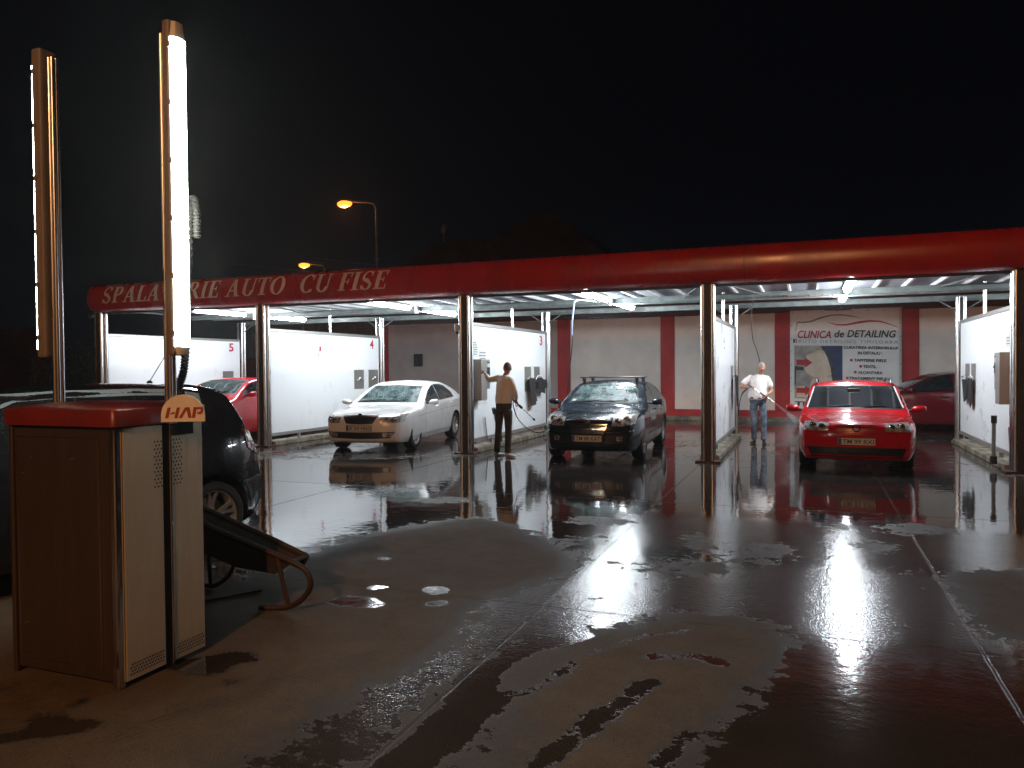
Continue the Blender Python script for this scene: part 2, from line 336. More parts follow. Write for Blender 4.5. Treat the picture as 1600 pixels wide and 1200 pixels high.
def make_ground():
    st = .045
    cx = np.arange(-12, 6.001, st); cy = np.arange(2.0, 15.0, st)
    X, Y = np.meshgrid(cx, cy)
    A = np.full(X.shape, .66); B = np.full(X.shape, .25)
    A[Y > 13.3] = .74
    def put(p, a=None, b=None):
        k = pinpoly(X, Y, p)
        if a is not None: A[k] = a
        if b is not None: B[k] = b
    A[(Y < 4.8) & (X > -.4)] = .96; B[(Y < 4.8) & (X > -.4)] = .5
    put([(-2.3, 1.9), (-1.2, 1.9), (-1.2, 5.2), (-2.3, 5.2)], .8, .8)
    put(FILM, .90, .10); put(RZ, .80, 1.0)
    put(T1, .13, .3); put(SZ, .76, 1.0); put(T2, .13, .3); put(T2b, .13, .3); put(T3, .20, .3)
    def stroke(pts, w, a):
        for (x0, y0), (x1, y1) in zip(pts, pts[1:]):
            L2 = (x1 - x0) ** 2 + (y1 - y0) ** 2; t_ = np.clip(((X - x0) * (x1 - x0) + (Y - y0) * (y1 - y0)) / L2, 0, 1)
            A[np.hypot(X - x0 - t_ * (x1 - x0), Y - y0 - t_ * (y1 - y0)) < w] = a
    for p in ISL: put(p, .42, .3)
    B[(Y > 6.9) & (Y < 8.7) & (X > -2.2)] = .72
    A = blur(A, 3); B = blur(B, 4)
    A2 = A.copy(); A[:] = 0
    for (x, y, a, b) in SPOTS:
        A[((X - x) / a) ** 2 + ((Y - y) / b) ** 2 < 1.3] = 1
    for pts_, w_ in STK: stroke(pts_, w_ * 1.15, 1)
    G2 = blur(A, 1)
    gx = np.concatenate([[-90, -60, -35, -25, -18, -14.5], cx, [8, 11, 15, 25, 45]])
    gy = np.concatenate([[-25, -15, -7, -3, 0, 1], cy, np.arange(15.4, 24.1, .8), [30, 45, 80]])
    nx, ny = len(gx), len(gy)
    XX, YY = np.meshgrid(gx, gy)
    ix = np.clip(np.searchsorted(cx, gx - 1e-6), 0, len(cx) - 1); iy = np.clip(np.searchsorted(cy, gy - 1e-6), 0, len(cy) - 1)
    GG = G2[np.ix_(iy, ix)].copy(); AA = A2[np.ix_(iy, ix)].copy(); BB = B[np.ix_(iy, ix)].copy()
    AA[YY >= 15] = .74; AA[YY < 1] = .3
    v = np.stack([XX.ravel(), YY.ravel(), np.zeros(nx * ny)], 1)
    i = np.arange(nx - 1)[None, :] + (np.arange(ny - 1) * nx)[:, None]; i = i.ravel()
    f = np.stack([i, i + 1, i + 1 + nx, i + nx], 1)
    me = bpy.data.meshes.new('ground'); me.from_pydata(v.tolist(), [], f.tolist())
    at = me.color_attributes.new('wet', 'FLOAT_COLOR', 'POINT')
    c = np.zeros((nx * ny, 4), np.float32); c[:, 0] = AA.ravel(); c[:, 1] = BB.ravel(); c[:, 2] = GG.ravel(); c[:, 3] = 1
    at.data.foreach_set('color', c.ravel())
    o = bpy.data.objects.new('ground', me); COL.objects.link(o)
    tag(o, kind='structure')
    m, nt, b = newmat('wet_concrete'); me.materials.append(m)
    tc = nd(nt, 'ShaderNodeTexCoord').outputs['Object']
    ca = nd(nt, 'ShaderNodeAttribute', attribute_name='wet'); sp = nd(nt, 'ShaderNodeSeparateColor'); nt.links.new(ca.outputs['Color'], sp.inputs[0])
    A_, B_ = sp.outputs[0], sp.outputs[1]
    n1 = noise(nt, tc, 1.15, 7, .62); n2 = noise(nt, tc, 7.5, 6, .62); n3 = noise(nt, tc, 34, 4, .6); n4 = noise(nt, tc, 2.6, 6, .75)
    w = mth(nt, 'ADD', A_, mth(nt, 'MULTIPLY_ADD', n1, .85, -.425))
    w = mth(nt, 'ADD', w, mth(nt, 'MULTIPLY_ADD', n2, 1.0, -.5))
    w = mth(nt, 'ADD', w, mth(nt, 'MULTIPLY_ADD', n3, .42, -.21))
    sx0 = nd(nt, 'ShaderNodeSeparateXYZ'); nt.links.new(tc, sx0.inputs[0])
    # scattered drops on the dry slab
    vo = nt.nodes.new('ShaderNodeTexVoronoi'); vo.inputs['Scale'].default_value = 5.5; nt.links.new(tc, vo.inputs['Vector'])
    dist = mth(nt, 'ADD', vo.outputs['Distance'], mth(nt, 'MULTIPLY_ADD', n3, .35, -.17))
    drop = mth(nt, 'MULTIPLY', sstep(nt, dist, .06, .10, 1, 0), sstep(nt, n1, .46, .52))
    film = sstep(nt, w, .585, .625); damp = sstep(nt, w, .02, .58)
    pw = mth(nt, 'ADD', sp.outputs[2], mth(nt, 'ADD', mth(nt, 'MULTIPLY_ADD', n2, .9, -.45), mth(nt, 'MULTIPLY_ADD', n3, .5, -.25)))
    pd = sstep(nt, pw, .44, .50); film = mth(nt, 'MAXIMUM', film, pd); w = mth(nt, 'MAXIMUM', w, pd); damp = mth(nt, 'MAXIMUM', damp, sstep(nt, pw, .25, .46))
    damp = mth(nt, 'MAXIMUM', damp, mth(nt, 'MULTIPLY', drop, .95))
    dry = mixc(nt, sstep(nt, n4, .35, .65), (.100, .080, .060), (.062, .049, .038))
    dry = mixc(nt, sstep(nt, n2, .45, .75), dry, (.118, .094, .072))
    dmp = mixc(nt, n2, (.066, .058, .051), (.034, .029, .026))
    # fine aggregate and tyre tracks
    gr = noise(nt, tc, 160, 2, .7); gr2 = noise(nt, tc, 48, 3, .7)
    dry = mixc(nt, sstep(nt, gr, .42, .72), dry, (.175, .145, .115)); dry = mixc(nt, sstep(nt, gr2, .56, .72, 0, .8), dry, (.040, .033, .027))
    tk = None
    for (x0, y0, x1, y1, hw) in ((-1.52, 3.60, -.95, 5.15, .085), (-1.95, 5.05, -1.45, 7.3, .085), (-.75, 2.7, -.20, 4.0, .085), (-3.0, 2.3, -2.35, 4.2, .08)):
        L_ = math.hypot(x1 - x0, y1 - y0); cx_, cy_ = (x1 - x0) / L_, (y1 - y0) / L_
        dx_ = mth(nt, 'SUBTRACT', sx0.outputs[0], x0); dy_ = mth(nt, 'SUBTRACT', sx0.outputs[1], y0)
        u_ = mth(nt, 'ADD', mth(nt, 'MULTIPLY', dx_, cx_), mth(nt, 'MULTIPLY', dy_, cy_)); v_ = mth(nt, 'SUBTRACT', mth(nt, 'MULTIPLY', dy_, cx_), mth(nt, 'MULTIPLY', dx_, cy_))
        v_ = mth(nt, 'ADD', v_, mth(nt, 'MULTIPLY', mth(nt, 'MULTIPLY', u_, u_), .045))
        k = mth(nt, 'MULTIPLY', sstep(nt, mth(nt, 'ABSOLUTE', v_), hw - .012, hw, 1, 0), mth(nt, 'MULTIPLY', sstep(nt, u_, 0, .3), sstep(nt, u_, L_ - .4, L_, 1, 0)))
        rb_ = mth(nt, 'MULTIPLY', sstep(nt, mth(nt, 'SINE', mth(nt, 'MULTIPLY', v_, 150.)), -.2, .3), mth(nt, 'MULTIPLY_ADD', sstep(nt, mth(nt, 'SINE', mth(nt, 'MULTIPLY', u_, 170.)), -.4, .1), .5, .5))
        k = mth(nt, 'MULTIPLY', k, rb_); tk = k if tk is None else mth(nt, 'MAXIMUM', tk, k)
    damp = mth(nt, 'MAXIMUM', damp, mth(nt, 'MULTIPLY', tk, sstep(nt, n2, .35, .55)))
    c1 = mixc(nt, damp, dry, dmp); c2 = mixc(nt, sstep(nt, w, .54, .74), c1, mixc(nt, n4, (.048, .041, .037), (.018, .014, .012)))
    # slab joints
    sx = nd(nt, 'ShaderNodeSeparateXYZ'); nt.links.new(tc, sx.inputs[0])
    jl = None
    for ax, pos in ((0, .925), (0, -1.72), (0, -6.1), (0, -10.9), (1, 5.0), (1, 9.35), (1, 13.0), (1, 17.5)):
        dd = mth(nt, 'ABSOLUTE', mth(nt, 'SUBTRACT', mth(nt, 'MULTIPLY_ADD', n2, .02, sx.outputs[ax]), pos + .01))
        k = sstep(nt, dd, .006, .013, 1, 0); jl = k if jl is None else mth(nt, 'MAXIMUM', jl, k)
    jb = mth(nt, 'MULTIPLY', jl, sstep(nt, n4, .42, .66))
    c2 = mixc(nt, mth(nt, 'MULTIPLY', sstep(nt, gr, .5, .8), .35), c2, (.14, .12, .10))
    c3 = mixc(nt, jb, c2, (.060, .054, .047))
    nt.links.new(c3, b.inputs['Base Color'])
    r = mth(nt, 'MULTIPLY_ADD', damp, -.30, .82)
    r = mth(nt, 'ADD', r, mth(nt, 'MULTIPLY_ADD', n3, .2, -.1))
    rf = mth(nt, 'MULTIPLY_ADD', B_, .13, .03)
    rmix = nd(nt, 'ShaderNodeMix'); nt.links.new(film, rmix.inputs[0]); nt.links.new(r, rmix.inputs[2]); nt.links.new(rf, rmix.inputs[3])
    rr = mth(nt, 'ADD', rmix.outputs[0], mth(nt, 'MULTIPLY', jb, .15), clamp=True)
    nt.links.new(rr, b.inputs['Roughness']); b.inputs['IOR'].default_value = 1.42; nt.links.new(mth(nt, 'MULTIPLY_ADD', film, .32, .18), b.inputs['Specular IOR Level'])
    # height: coarse ripple on the film, grit elsewhere
    g1 = noise(nt, tc, 110, 3, .7); g2 = noise(nt, tc, 2.2, 3, .5); g3 = noise(nt, tc, 40, 3, .6)
    grit = mth(nt, 'MULTIPLY', mth(nt, 'ADD', g1, g3), mth(nt, 'MULTIPLY_ADD', film, -.0018, .0018))
    Bs = sstep(nt, B_, .25, 1.)
    g4 = noise(nt, tc, 75, 2, .5)
    grit = mth(nt, 'ADD', grit, mth(nt, 'MULTIPLY', mth(nt, 'MULTIPLY', g4, Bs), .0015))
    hgt = mth(nt, 'ADD', grit, mth(nt, 'MULTIPLY', g2, .0024))
    g5 = noise(nt, tc, 11, 2, .5)
    hgt = mth(nt, 'ADD', hgt, mth(nt, 'MULTIPLY', g5, .00075))
    g6 = noise(nt, tc, 26, 3, .65)
    hgt = mth(nt, 'ADD', hgt, mth(nt, 'MULTIPLY', mth(nt, 'MULTIPLY', g6, Bs), .0015))
    hgt = mth(nt, 'SUBTRACT', hgt, mth(nt, 'MULTIPLY', jl, .004))
    bp = nd(nt, 'ShaderNodeBump'); bp.inputs['Strength'].default_value = 1.0; bp.inputs['Distance'].default_value = 1.0
    nt.links.new(hgt, bp.inputs['Height']); nt.links.new(bp.outputs[0], b.inputs['Normal'])
make_ground()

# ------------------------------------------------------------------ back wall
def boundary_wall():
    t = thing('boundary_wall', 'long cream boundary wall with red pillars and base behind the wash bays', 'wall', (0, 23.9, 0))
    pil = [-14.15, -10.77, -7.42, -4.08, -.73, 2.62, 5.97, 9.3]
    MB().box(-14.35, 9.5, .02, .22, .0, 3.2).build('wall_core', M['plaster'], t)
    for i, (a, b) in enumerate(zip(pil, pil[1:])):
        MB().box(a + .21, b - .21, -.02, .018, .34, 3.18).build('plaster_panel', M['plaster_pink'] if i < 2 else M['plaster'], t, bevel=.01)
    for p in pil:
        MB().box(p - .21, p + .21, -.06, .018, .30, 3.2).build('pillar', M['red_paint'], t, bevel=.01)
    MB().box(-14.36, 9.5, -.035, .016, .14, .335).build('red_base_band', M['red_paint'], t)
    MB().box(-14.36, 9.5, -.10, .014, .0, .137).build('plinth', M['concrete'], t, bevel=.01)
    MB().box(-14.40, 9.5, -.12, .30, 3.203, 3.62).build('coping', M['coping'], t, bevel=.02)
boundary_wall()
v = thing('wall_vent', 'small black box fixed high on the pinkish wall panel behind the white car', 'vent box', (-12.72, 23.86, 1.95))
MB().box(-.16, .16, -.08, 0, -.22, .22).build('housing', M['black'], v, bevel=.015)
for k in range(4): MB().box(-.12, .12, -.1, -.083, -.15 + k * .09, -.11 + k * .09).build('louvre', M['grille'], v)

# ------------------------------------------------------------------ banner
def banner():
    t = thing('banner', 'large printed advertising banner with red and black lettering hung between red wall pillars', 'banner', (0, 23.78, 0))
    x0, x1, z0, z1 = -.52, 2.40, .36, 3.24
    vs = []; n = 24
    for j in range(n + 1):
        for i in range(n + 1):
            u, w_ = i / n, j / n
            vs.append((x0 + (x1 - x0) * u, .012 * math.sin(u * 9 + w_ * 4) * (1 - abs(2 * u - 1)), z0 + (z1 - z0) * w_))
    fs = [(j * (n + 1) + i, j * (n + 1) + i + 1, (j + 1) * (n + 1) + i + 1, (j + 1) * (n + 1) + i) for j in range(n) for i in range(n)]
    sh = MB().add(vs, fs).build('banner_sheet', M['banner'], t, smooth=True)
    sol = sh.modifiers.new('s', 'SOLIDIFY'); sol.thickness = .004
    # picture coordinates: crop 1425x1200 of the banner, left edge 25, right 1350, top 45 -> metres
    def P(u, v, y=-.022): return (x0 + (u - 25) / 1325 * (x1 - x0), y, z1 - (v - 40 + (u - 25) * .028) / 7.5 * .0191)
    def poly(pts, y=-.022): return [P(a, b, y) for a, b in pts]
    def strip(mb, top, bot, y=-.022, n=28):
        a = resamp(top, n); b = resamp(bot, n); vs = [P(*q, y) for q in a] + [P(*q, y) for q in b]
        mb.add(vs, [(i, i + 1, n + i + 1, n + i) for i in range(n - 1)])
    m = MB(); strip(m, [(92, 270), (100, 210), (115, 158), (180, 165), (280, 152), (400, 108), (520, 82), (640, 78), (760, 92), (885, 125)], [(98, 275), (108, 212), (125, 172), (185, 180), (290, 168), (420, 122), (530, 96), (640, 92), (760, 103), (885, 128)])
    m.build('car_outline_grey', M['bn_grey'], t)
    m = MB(); strip(m, [(470, 165), (600, 190), (700, 188), (850, 155), (980, 142), (1100, 148), (1200, 180), (1298, 215)], [(470, 167), (600, 205), (700, 206), (850, 182), (980, 164), (1100, 165), (1200, 190), (1298, 222)])
    m.build('car_outline_red', M['bn_red'], t)
    def tx(nm, s, u0, u1, v0, v1, mat, shear=0, bold=0, sp=1):
        mb = MB(); fit_text(mb, s, u0, u1, -v1, -v0, lambda a, b: P(a, -b, -.024), 0, shear, bold, sp); mb.build(nm, mat, t)
    tx('headline_lettering', 'CLINICA', 120, 525, 262, 350, M['bn_red'], .25, .02)
    tx('headline_lettering', 'de', 565, 680, 258, 338, M['bn_black'], .25, .02)
    tx('headline_lettering', 'DETAILING', 715, 1285, 254, 335, M['bn_black'], .25, .02)
    tx('subtitle_lettering', 'AUTO DETAILING TIMISOARA', 125, 1305, 366, 402, M['bn_grey'], 0, -.012, 1.25)
    m = MB(); m.add(poly([(65, 362), (108, 362), (108, 402), (65, 402)], -.0235), [(0, 1, 2, 3)]); m.build('social_badge', M['bn_black'], t)
    tx('badge_letter', 'f', 84, 104, 368, 402, M['banner'], 0, .02)
    for s, u0, u1, v0 in (('CURATIREA INTERIORULUI', 675, 1298, 432), ('IN DETALIU :', 842, 1128, 492), ('TAPITERIE PIELE', 798, 1172, 572), ('TEXTIL', 905, 1058, 640), ('ALCANTARA', 845, 1128, 706), ('TRATAMENT PIELE SI', 738, 1228, 772), ('PLASTICE', 985, 1240, 850)):
        tx('list_lettering', s, u0, u1, v0, v0 + 32, M['bn_black'], 0, .03)
    for (u, v_) in ((765, 588), (875, 655), (812, 720), (718, 788), (960, 866)):
        MB().add([P(u + 17 * math.cos(a), v_ + 15 * math.sin(a), -.024) for a in [k * math.pi / 6 for k in range(12)]], [tuple(range(12))]).build('bullet_mark', M['bn_red'], t)
    tx('bottom_lettering', 'TEL', 82, 330, 1068, 1118, M['bn_black'], 0, .04)
    pic = MB().add(poly([(78, 436), (660, 430), (664, 1030), (80, 1035)], -.0225), [(0, 1, 2, 3)]).build('seat_photo', M['bn_seat2'], t)
    def pp(nm, pts, mat, y=-.0235): MB().add(poly(pts, y), [tuple(range(len(pts)))]).build(nm, mat, pic)
    pp('dark_background', [(80, 480), (390, 470), (200, 560), (82, 600)], M['bn_seat2'])
    pp('blue_body', [(440, 434), (660, 431), (662, 1000), (600, 800), (540, 600), (470, 480)], M['bn_blue'])
    pp('door_edge', [(400, 434), (445, 434), (560, 620), (640, 860), (640, 1030), (560, 1030), (540, 800), (470, 560)], M['bn_dark'], -.0232)
    pp('seat_back', [(390, 478), (440, 490), (480, 560), (520, 680), (530, 760), (430, 790), (300, 785), (225, 740), (200, 690), (230, 600), (225, 540), (300, 505)], M['bn_seat'])
    pp('seat_base', [(300, 800), (520, 775), (560, 860), (540, 1028), (240, 1030), (270, 900)], M['bn_seat'])
    pp('second_seat', [(100, 720), (200, 715), (205, 880), (105, 885)], M['bn_seat2'], -.0240)
    pp('shadow_gap', [(82, 665), (200, 680), (190, 712), (100, 715), (95, 880), (82, 890)], M['bn_dark'], -.0238)
    pp('lower_seat', [(105, 900), (230, 890), (240, 1020), (110, 1024)], M['bn_seat'], -.0239)
    for dv in (0, 318):
        pp('red_arrow', [(105, 595 + dv), (210, 595 + dv), (210, 568 + dv), (300, 625 + dv), (210, 682 + dv), (210, 655 + dv), (105, 655 + dv)], M['bn_red'], -.026)
    for i in range(9):
        for zz in (z0 + .05, z1 - .05):
            pass
    m = MB()
    for i in range(8):
        x = x0 + .06 + (x1 - x0 - .12) * i / 7; MB().lathe([(-.026, .0), (-.026, .016), (-.020, .016)], 8, axis='y', c=(x, 0, z1 - .05)).build('eyelet', M['bn_grey'], t)
    for i in range(1, 8):
        z = z1 - .05 - .38 * i
        for x in (x0 + .04, x1 - .04): MB().lathe([(-.026, .0), (-.026, .014), (-.020, .014)], 8, axis='y', c=(x, 0, z)).build('eyelet', M['bn_grey'], t)
banner()

# ------------------------------------------------------------------ canopy
PX = [-15.72, -11.0, -6.19, -1.62, 2.96, 7.6]
PF, PBK = 13.55, 18.4
ZF0, ZF1, YF = 3.06, 3.675, 13.22      # fascia bottom, top, front
def fas_y(z):
    t = (z - (ZF0 + ZF1) / 2) / ((ZF1 - ZF0) / 2)
    return YF + .17 * (1 - math.sqrt(max(0, 1 - min(1, abs(t)) ** 2.4)))
def canopy():
    t = thing('wash_canopy', 'long flat canopy with curved red fascia over the wash bays on steel posts', 'canopy')
    XL, XR = -15.95, 8.2
    prof = [(fas_y(ZF0 + (ZF1 - ZF0) * k / 20), ZF0 + (ZF1 - ZF0) * k / 20) for k in range(21)]
    back = YF + .42
    ring = prof + [(back, ZF1), (back, ZF0)]
    m = MB(); n = len(ring); st = []
    for k in range(9):  # rounded left end
        a = math.pi / 2 * (1 - k / 8); st.append((XL + .30 * (1 - math.sin(math.pi / 2 - a)) * 1.0, math.sin(math.pi / 2 - a)))
    xs = [(XL + .28 * (1 - math.cos(math.pi / 2 * k / 8)), math.sin(math.pi / 2 * k / 8)) for k in range(9)]
    xs = [(XL + .28 * (1 - math.cos(a)), .12 + .88 * math.sin(a)) for a in [math.pi / 2 * k / 8 for k in range(9)]]
    xs += [(x, 1) for x in (-12, -7, -1, 4, XR)]
    zc = (ZF0 + ZF1) / 2; vs = []
    for x, s in xs:
        for (y, z) in ring: vs.append((x, back + (y - back) * (.3 + .7 * s), zc + (z - zc) * (.25 + .75 * s)))
    fs = [(i * n + j, i * n + (j + 1) % n, (i + 1) * n + (j + 1) % n, (i + 1) * n + j) for i in range(len(xs) - 1) for j in range(n)]
    fs += [tuple(range(n)), tuple((len(xs) - 1) * n + j for j in range(n))]
    fa = m.add(vs, fs).build('fascia', M['red_fascia'], t, smooth=True, sharp=50)
    # sheet seams on the fascia
    for x in (-6.35, -1.0, 3.6):
        mb = MB(); pr = [(x + dx, fas_y(z) - .002, z) for z in [ZF0 + (ZF1 - ZF0) * k / 20 for k in range(21)] for dx in (-.004, .004)]
        mb.add(pr, [(2 * i, 2 * i + 1, 2 * i + 3, 2 * i + 2) for i in range(20)]).build('seam', M['coping'], fa)
    # serif lettering
    lm = serif_text('SPALATORIE AUTO  CU FISE', -15.32, -7.66, 3.235, 3.60)
    bm = bmesh.new()
    for vs_, fs_ in lm:
        b_ = [bm.verts.new((x, 0, z)) for x, z in vs_]
        for f in fs_:
            try: bm.faces.new([b_[i] for i in f])
            except ValueError: pass
    for k in range(1, 16):
        z = 3.2 + .45 * k / 16
        bmesh.ops.bisect_plane(bm, geom=bm.verts[:] + bm.edges[:] + bm.faces[:], plane_co=(0, 0, z), plane_no=(0, 0, 1))
    for v_ in bm.verts: v_.co.y = fas_y(v_.co.z) - .006
    me = bpy.data.meshes.new('lettering'); bm.to_mesh(me); bm.free(); me.materials.append(M['letter'])
    o = bpy.data.objects.new('lettering', me); COL.objects.link(o); o.parent = fa
    # roof sheet, ribs, beams
    MB().box(-15.62, XR, YF + .425, 18.95, 3.275, 3.31).build('roof_deck', M['deck'], t)
    x = -15.5
    while x < XR - .1:
        MB().box(x - .022, x + .022, YF + .43, 18.9, 3.205, 3.273).build('roof_rib', M['rib'], t); x += .54
    for y, z0 in ((15.9, 2.985), (18.5, 2.985)):
        mb = MB(); mb.box(-15.8, XR, y - .06, y + .06, z0, z0 + .012); mb.box(-15.8, XR, y - .06, y + .06, z0 + .100, z0 + .112); mb.box(-15.8, XR, y - .006, y + .006, z0 + .013, z0 + .099)
        mb.build('beam', M['galv'], t)
    MB().box(-15.6, XR, YF + .43, YF + .50, 3.02, 3.14).build('front_beam', M['galv'], t)
    MB().tube([(-15.7, 17.2, 3.08), (XR, 17.2, 3.08)], .03, 8).build('conduit', M['galv'], t)
    MB().tube([(-15.7, 16.25, 3.06), (XR, 16.25, 3.06)], .018, 8).build('conduit', M['galv'], t)
    for i, p in enumerate(PX):
        for (y, rr, off, w) in ((PF, .046, .072, .42), (PBK, .040, .058, .30)):
            pb = MB()
            for sx in (-1, 1):
                for sy in (-1, 1): pb.tube([(p + sx * off, y + sy * off, .03), (p + sx * off, y + sy * off, 3.05)], rr, 14)
            po = pb.build('post', M['steel'], t, smooth=True)
            MB().box(p - off + .004, p + off - .004, y - off - rr * .8, y + off + rr * .8, .035, 3.04).tube([(p - .018, y - off - rr * .8, .035), (p - .018, y - off - rr * .8, 3.04)], .007, 8).tube([(p + .022, y - off - rr * .8, .035), (p + .022, y - off - rr * .8, 3.04)], .006, 8).build('post_core', M['post_core'], po)
            MB().box(p - w / 2, p + w / 2, y - .15, y + .15, .0, .028).build('base_plate', M['coping'] if y == PF else M['steel_soft'], po, bevel=.004)
            if y == PF:
                m2 = MB()
                for sx in (-1, 1):
                    for sy in (-1, 1): m2.lathe([(.028, 0), (.028, .014), (.045, .014), (.045, 0)], 6, axis='z', c=(p + sx * .16, y + sy * .1, 0))
                m2.build('bolts', M['steel_soft'], po)
        # knee braces
        for s in (-1, 1):
            if PX[0] < p or s > 0:
                MB().tube([(p + s * .08, 18.4, 2.78), (p + s * .42, 18.42, 3.0)], .014, 6).build('brace', M['galv'], t)
                MB().tube([(p + s * .08, 13.7, 3.12), (p + s * .75, 15.85, 3.06)], .014, 6).build('brace', M['galv'], t)
GL = {
 'I': (.50, [('s', .14, .36)], [(.03, .47, 0), (.03, .47, 1)]),
 'P': (.74, [('s', .12, .32), ('b', .32, .54, 1.0, .98)], [(.02, .44, 0), (.02, .35, 1)]),
}
def serif_text(s, x0, x1, z0, z1):
    """slanted serif capitals out of stems, hairlines, bowls and slabs; unit cap height"""
    def q(ax, az, bx, bz, w): return ([(ax - w / 2, az), (ax + w / 2, az), (bx + w / 2, bz), (bx - w / 2, bz)], [(0, 1, 2, 3)])
    def sl(a, b, z, h=.055):
        z = 0 if z == 0 else 1 - h if z == 1 else z
        return ([(a, z), (b, z), (b, z + h), (a, z + h)], [(0, 1, 2, 3)])
    def arc(cx, cz, rx, rz, wx, wz, a0, a1, n=22):
        vs = []; 
        for k in range(n + 1):
            a = R(a0 + (a1 - a0) * k / n); vs += [(cx + rx * math.cos(a), cz + rz * math.sin(a)), (cx + (rx - wx) * math.cos(a), cz + (rz - wz) * math.sin(a))]
        return (vs, [(2 * k, 2 * k + 1, 2 * k + 3, 2 * k + 2) for k in range(n)])
    T = .19
    G = {
     'I': (.40, [q(.2, 0, .2, 1, T), sl(.02, .38, 0), sl(.02, .38, 1)]),
     'P': (.68, [q(.2, 0, .2, 1, T), sl(.02, .40, 0), sl(.02, .30, 1), arc(.34, .72, .30, .28, .17, .06, -90, 90), sl(.25, .36, .94, .06), sl(.25, .36, .44, .06)]),
     'R': (.76, [q(.2, 0, .2, 1, T), sl(.02, .38, 0), sl(.02, .30, 1), arc(.34, .74, .28, .26, .16, .06, -90, 90), sl(.25, .36, .94, .06), sl(.25, .36, .48, .06), q(.66, 0, .42, .5, T), sl(.58, .78, 0)]),
     'A': (.80, [q(.13, 0, .40, 1, .08), q(.64, 0, .40, 1, T), sl(0, .26, 0), sl(.48, .80, 0), sl(.22, .56, .30, .06)]),
     'L': (.62, [q(.2, 0, .2, 1, T), sl(.02, .60, 0, .065), sl(.02, .38, 1), q(.58, 0, .60, .28, .06)]),
     'T': (.68, [q(.34, 0, .34, 1, T), sl(.15, .53, 0), sl(.02, .66, .935, .065), q(.04, .75, .04, 1, .06), q(.64, .75, .64, 1, .06)]),
     'E': (.64, [q(.2, 0, .2, 1, T), sl(.02, .60, 0, .065), sl(.02, .58, .935, .065), sl(.25, .46, .49, .055), q(.58, 0, .60, .27, .06), q(.56, .76, .56, 1, .06), q(.46, .38, .46, .64, .05)]),
     'F': (.60, [q(.2, 0, .2, 1, T), sl(.02, .38, 0), sl(.02, .58, .935, .065), sl(.25, .46, .47, .055), q(.56, .74, .56, 1, .06), q(.46, .36, .46, .62, .05)]),
     'O': (.84, [arc(.42, .5, .39, .52, .19, .06, 0, 360, 36)]),
     'C': (.74, [arc(.42, .5, .38, .52, .19, .06, 48, 318, 30), q(.66, .68, .66, .98, .06), q(.66, .04, .66, .2, .05)]),
     'U': (.82, [arc(.42, .30, .30, .32, .17, .07, 180, 360), q(.205, .3, .205, 1, .17), q(.69, .3, .69, 1, .07), sl(.02, .38, 1), sl(.56, .82, 1)]),
     'S': (.60, [arc(.30, .74, .24, .28, .10, .06, 30, 200, 18), arc(.30, .27, .26, .29, .13, .06, -160, 20, 18), ([(.055, .72), (.20, .62), (.33, .60), (.55, .33), (.42, .30), (.24, .42), (.10, .50), (.06, .62)], [(0, 1, 2, 3, 4, 5, 6, 7)]), q(.50, .74, .50, 1, .05), q(.07, 0, .07, .26, .05)]),
    }
    out = []; x = 0
    for ch in s:
        if ch == ' ': x += .36; continue
        w, parts = G[ch]
        for vs, fs in parts: out.append(([(x + a + .24 * b, b) for a, b in vs], fs))
        x += w + .045
    tot = x + .2
    return [([(x0 + (x1 - x0) * a / tot, z0 + (z1 - z0) * b) for a, b in vs], fs) for vs, fs in out]
canopy()

# ------------------------------------------------------------------ partitions
def partition(i, lab, num, side=1):
    x = PX[i]
    t = thing('partition_wall', lab, 'partition', (x, 0, 0), group='white partitions between the wash bays')
    a, b = 13.70, 18.28
    MB().box(-.022, .022, a, b, .27, 2.49).build('panel', M['panel'], t)
    MB().box(-.04, .04, a, b, 2.493, 2.56).build('top_rail', M['steel_soft'], t, bevel=.004)
    MB().box(-.04, .04, a, b, .20, .267).build('bottom_rail', M['steel_soft'], t, bevel=.004)
    MB().tube([(0, 16.05, 2.56), (0, 16.05, 3.14)], .028, 12).build('hanger_post', M['steel'], t, smooth=True)
    MB().box(-.17, .17, a, b - .02, .0, .10).build('plinth', M['concrete'], t, bevel=.015)
    for y in (14.75, 17.3):
        f = MB().box(-.03, .03, y - .03, y + .03, .10, .198).build('foot', M['steel_soft'], t)
    if num:
        mb = MB(); fit_text(mb, num, .0, .19, 2.20, 2.44, lambda u, v: (.027, 17.83 + u, v), 0, 0, .02); mb.build('bay_number', M['rednum'], t)
    return t
p5 = partition(0, 'white partition numbered 5, leftmost, behind the red hatchback', '5')
p4 = partition(1, 'white partition numbered 4 beside the white saloon', '4')
p3 = partition(2, 'white partition numbered 3 with coin machine and paper notices', '3')
p2 = partition(3, 'white partition seen nearly edge on beside the man in jeans', '')
p1 = partition(4, 'white partition at the right edge past the red estate car', '')
# worn marks on partitions 4 and 2
mb = MB(); mb.add([(.0235, 15.55, 2.08), (.0235, 15.62, 2.10), (.0235, 15.63, 2.2), (.0235, 15.56, 2.22)], [(0, 1, 2, 3)]); mb.add([(.0235, 15.5, 1.98), (.0235, 15.53, 1.98), (.0235, 15.53, 2.03), (.0235, 15.5, 2.03)], [(0, 1, 2, 3)]); mb.build('worn_mark', M['rednum'], p4)
mb = MB()
for (y, z, h) in ((15.9, 2.12, .05), (15.95, 2.0, .03), (16.0, 2.2, .02)): mb.box(.0235, .0245, y, y + .12, z, z + h)
mb.build('worn_mark', M['ink'], p2)

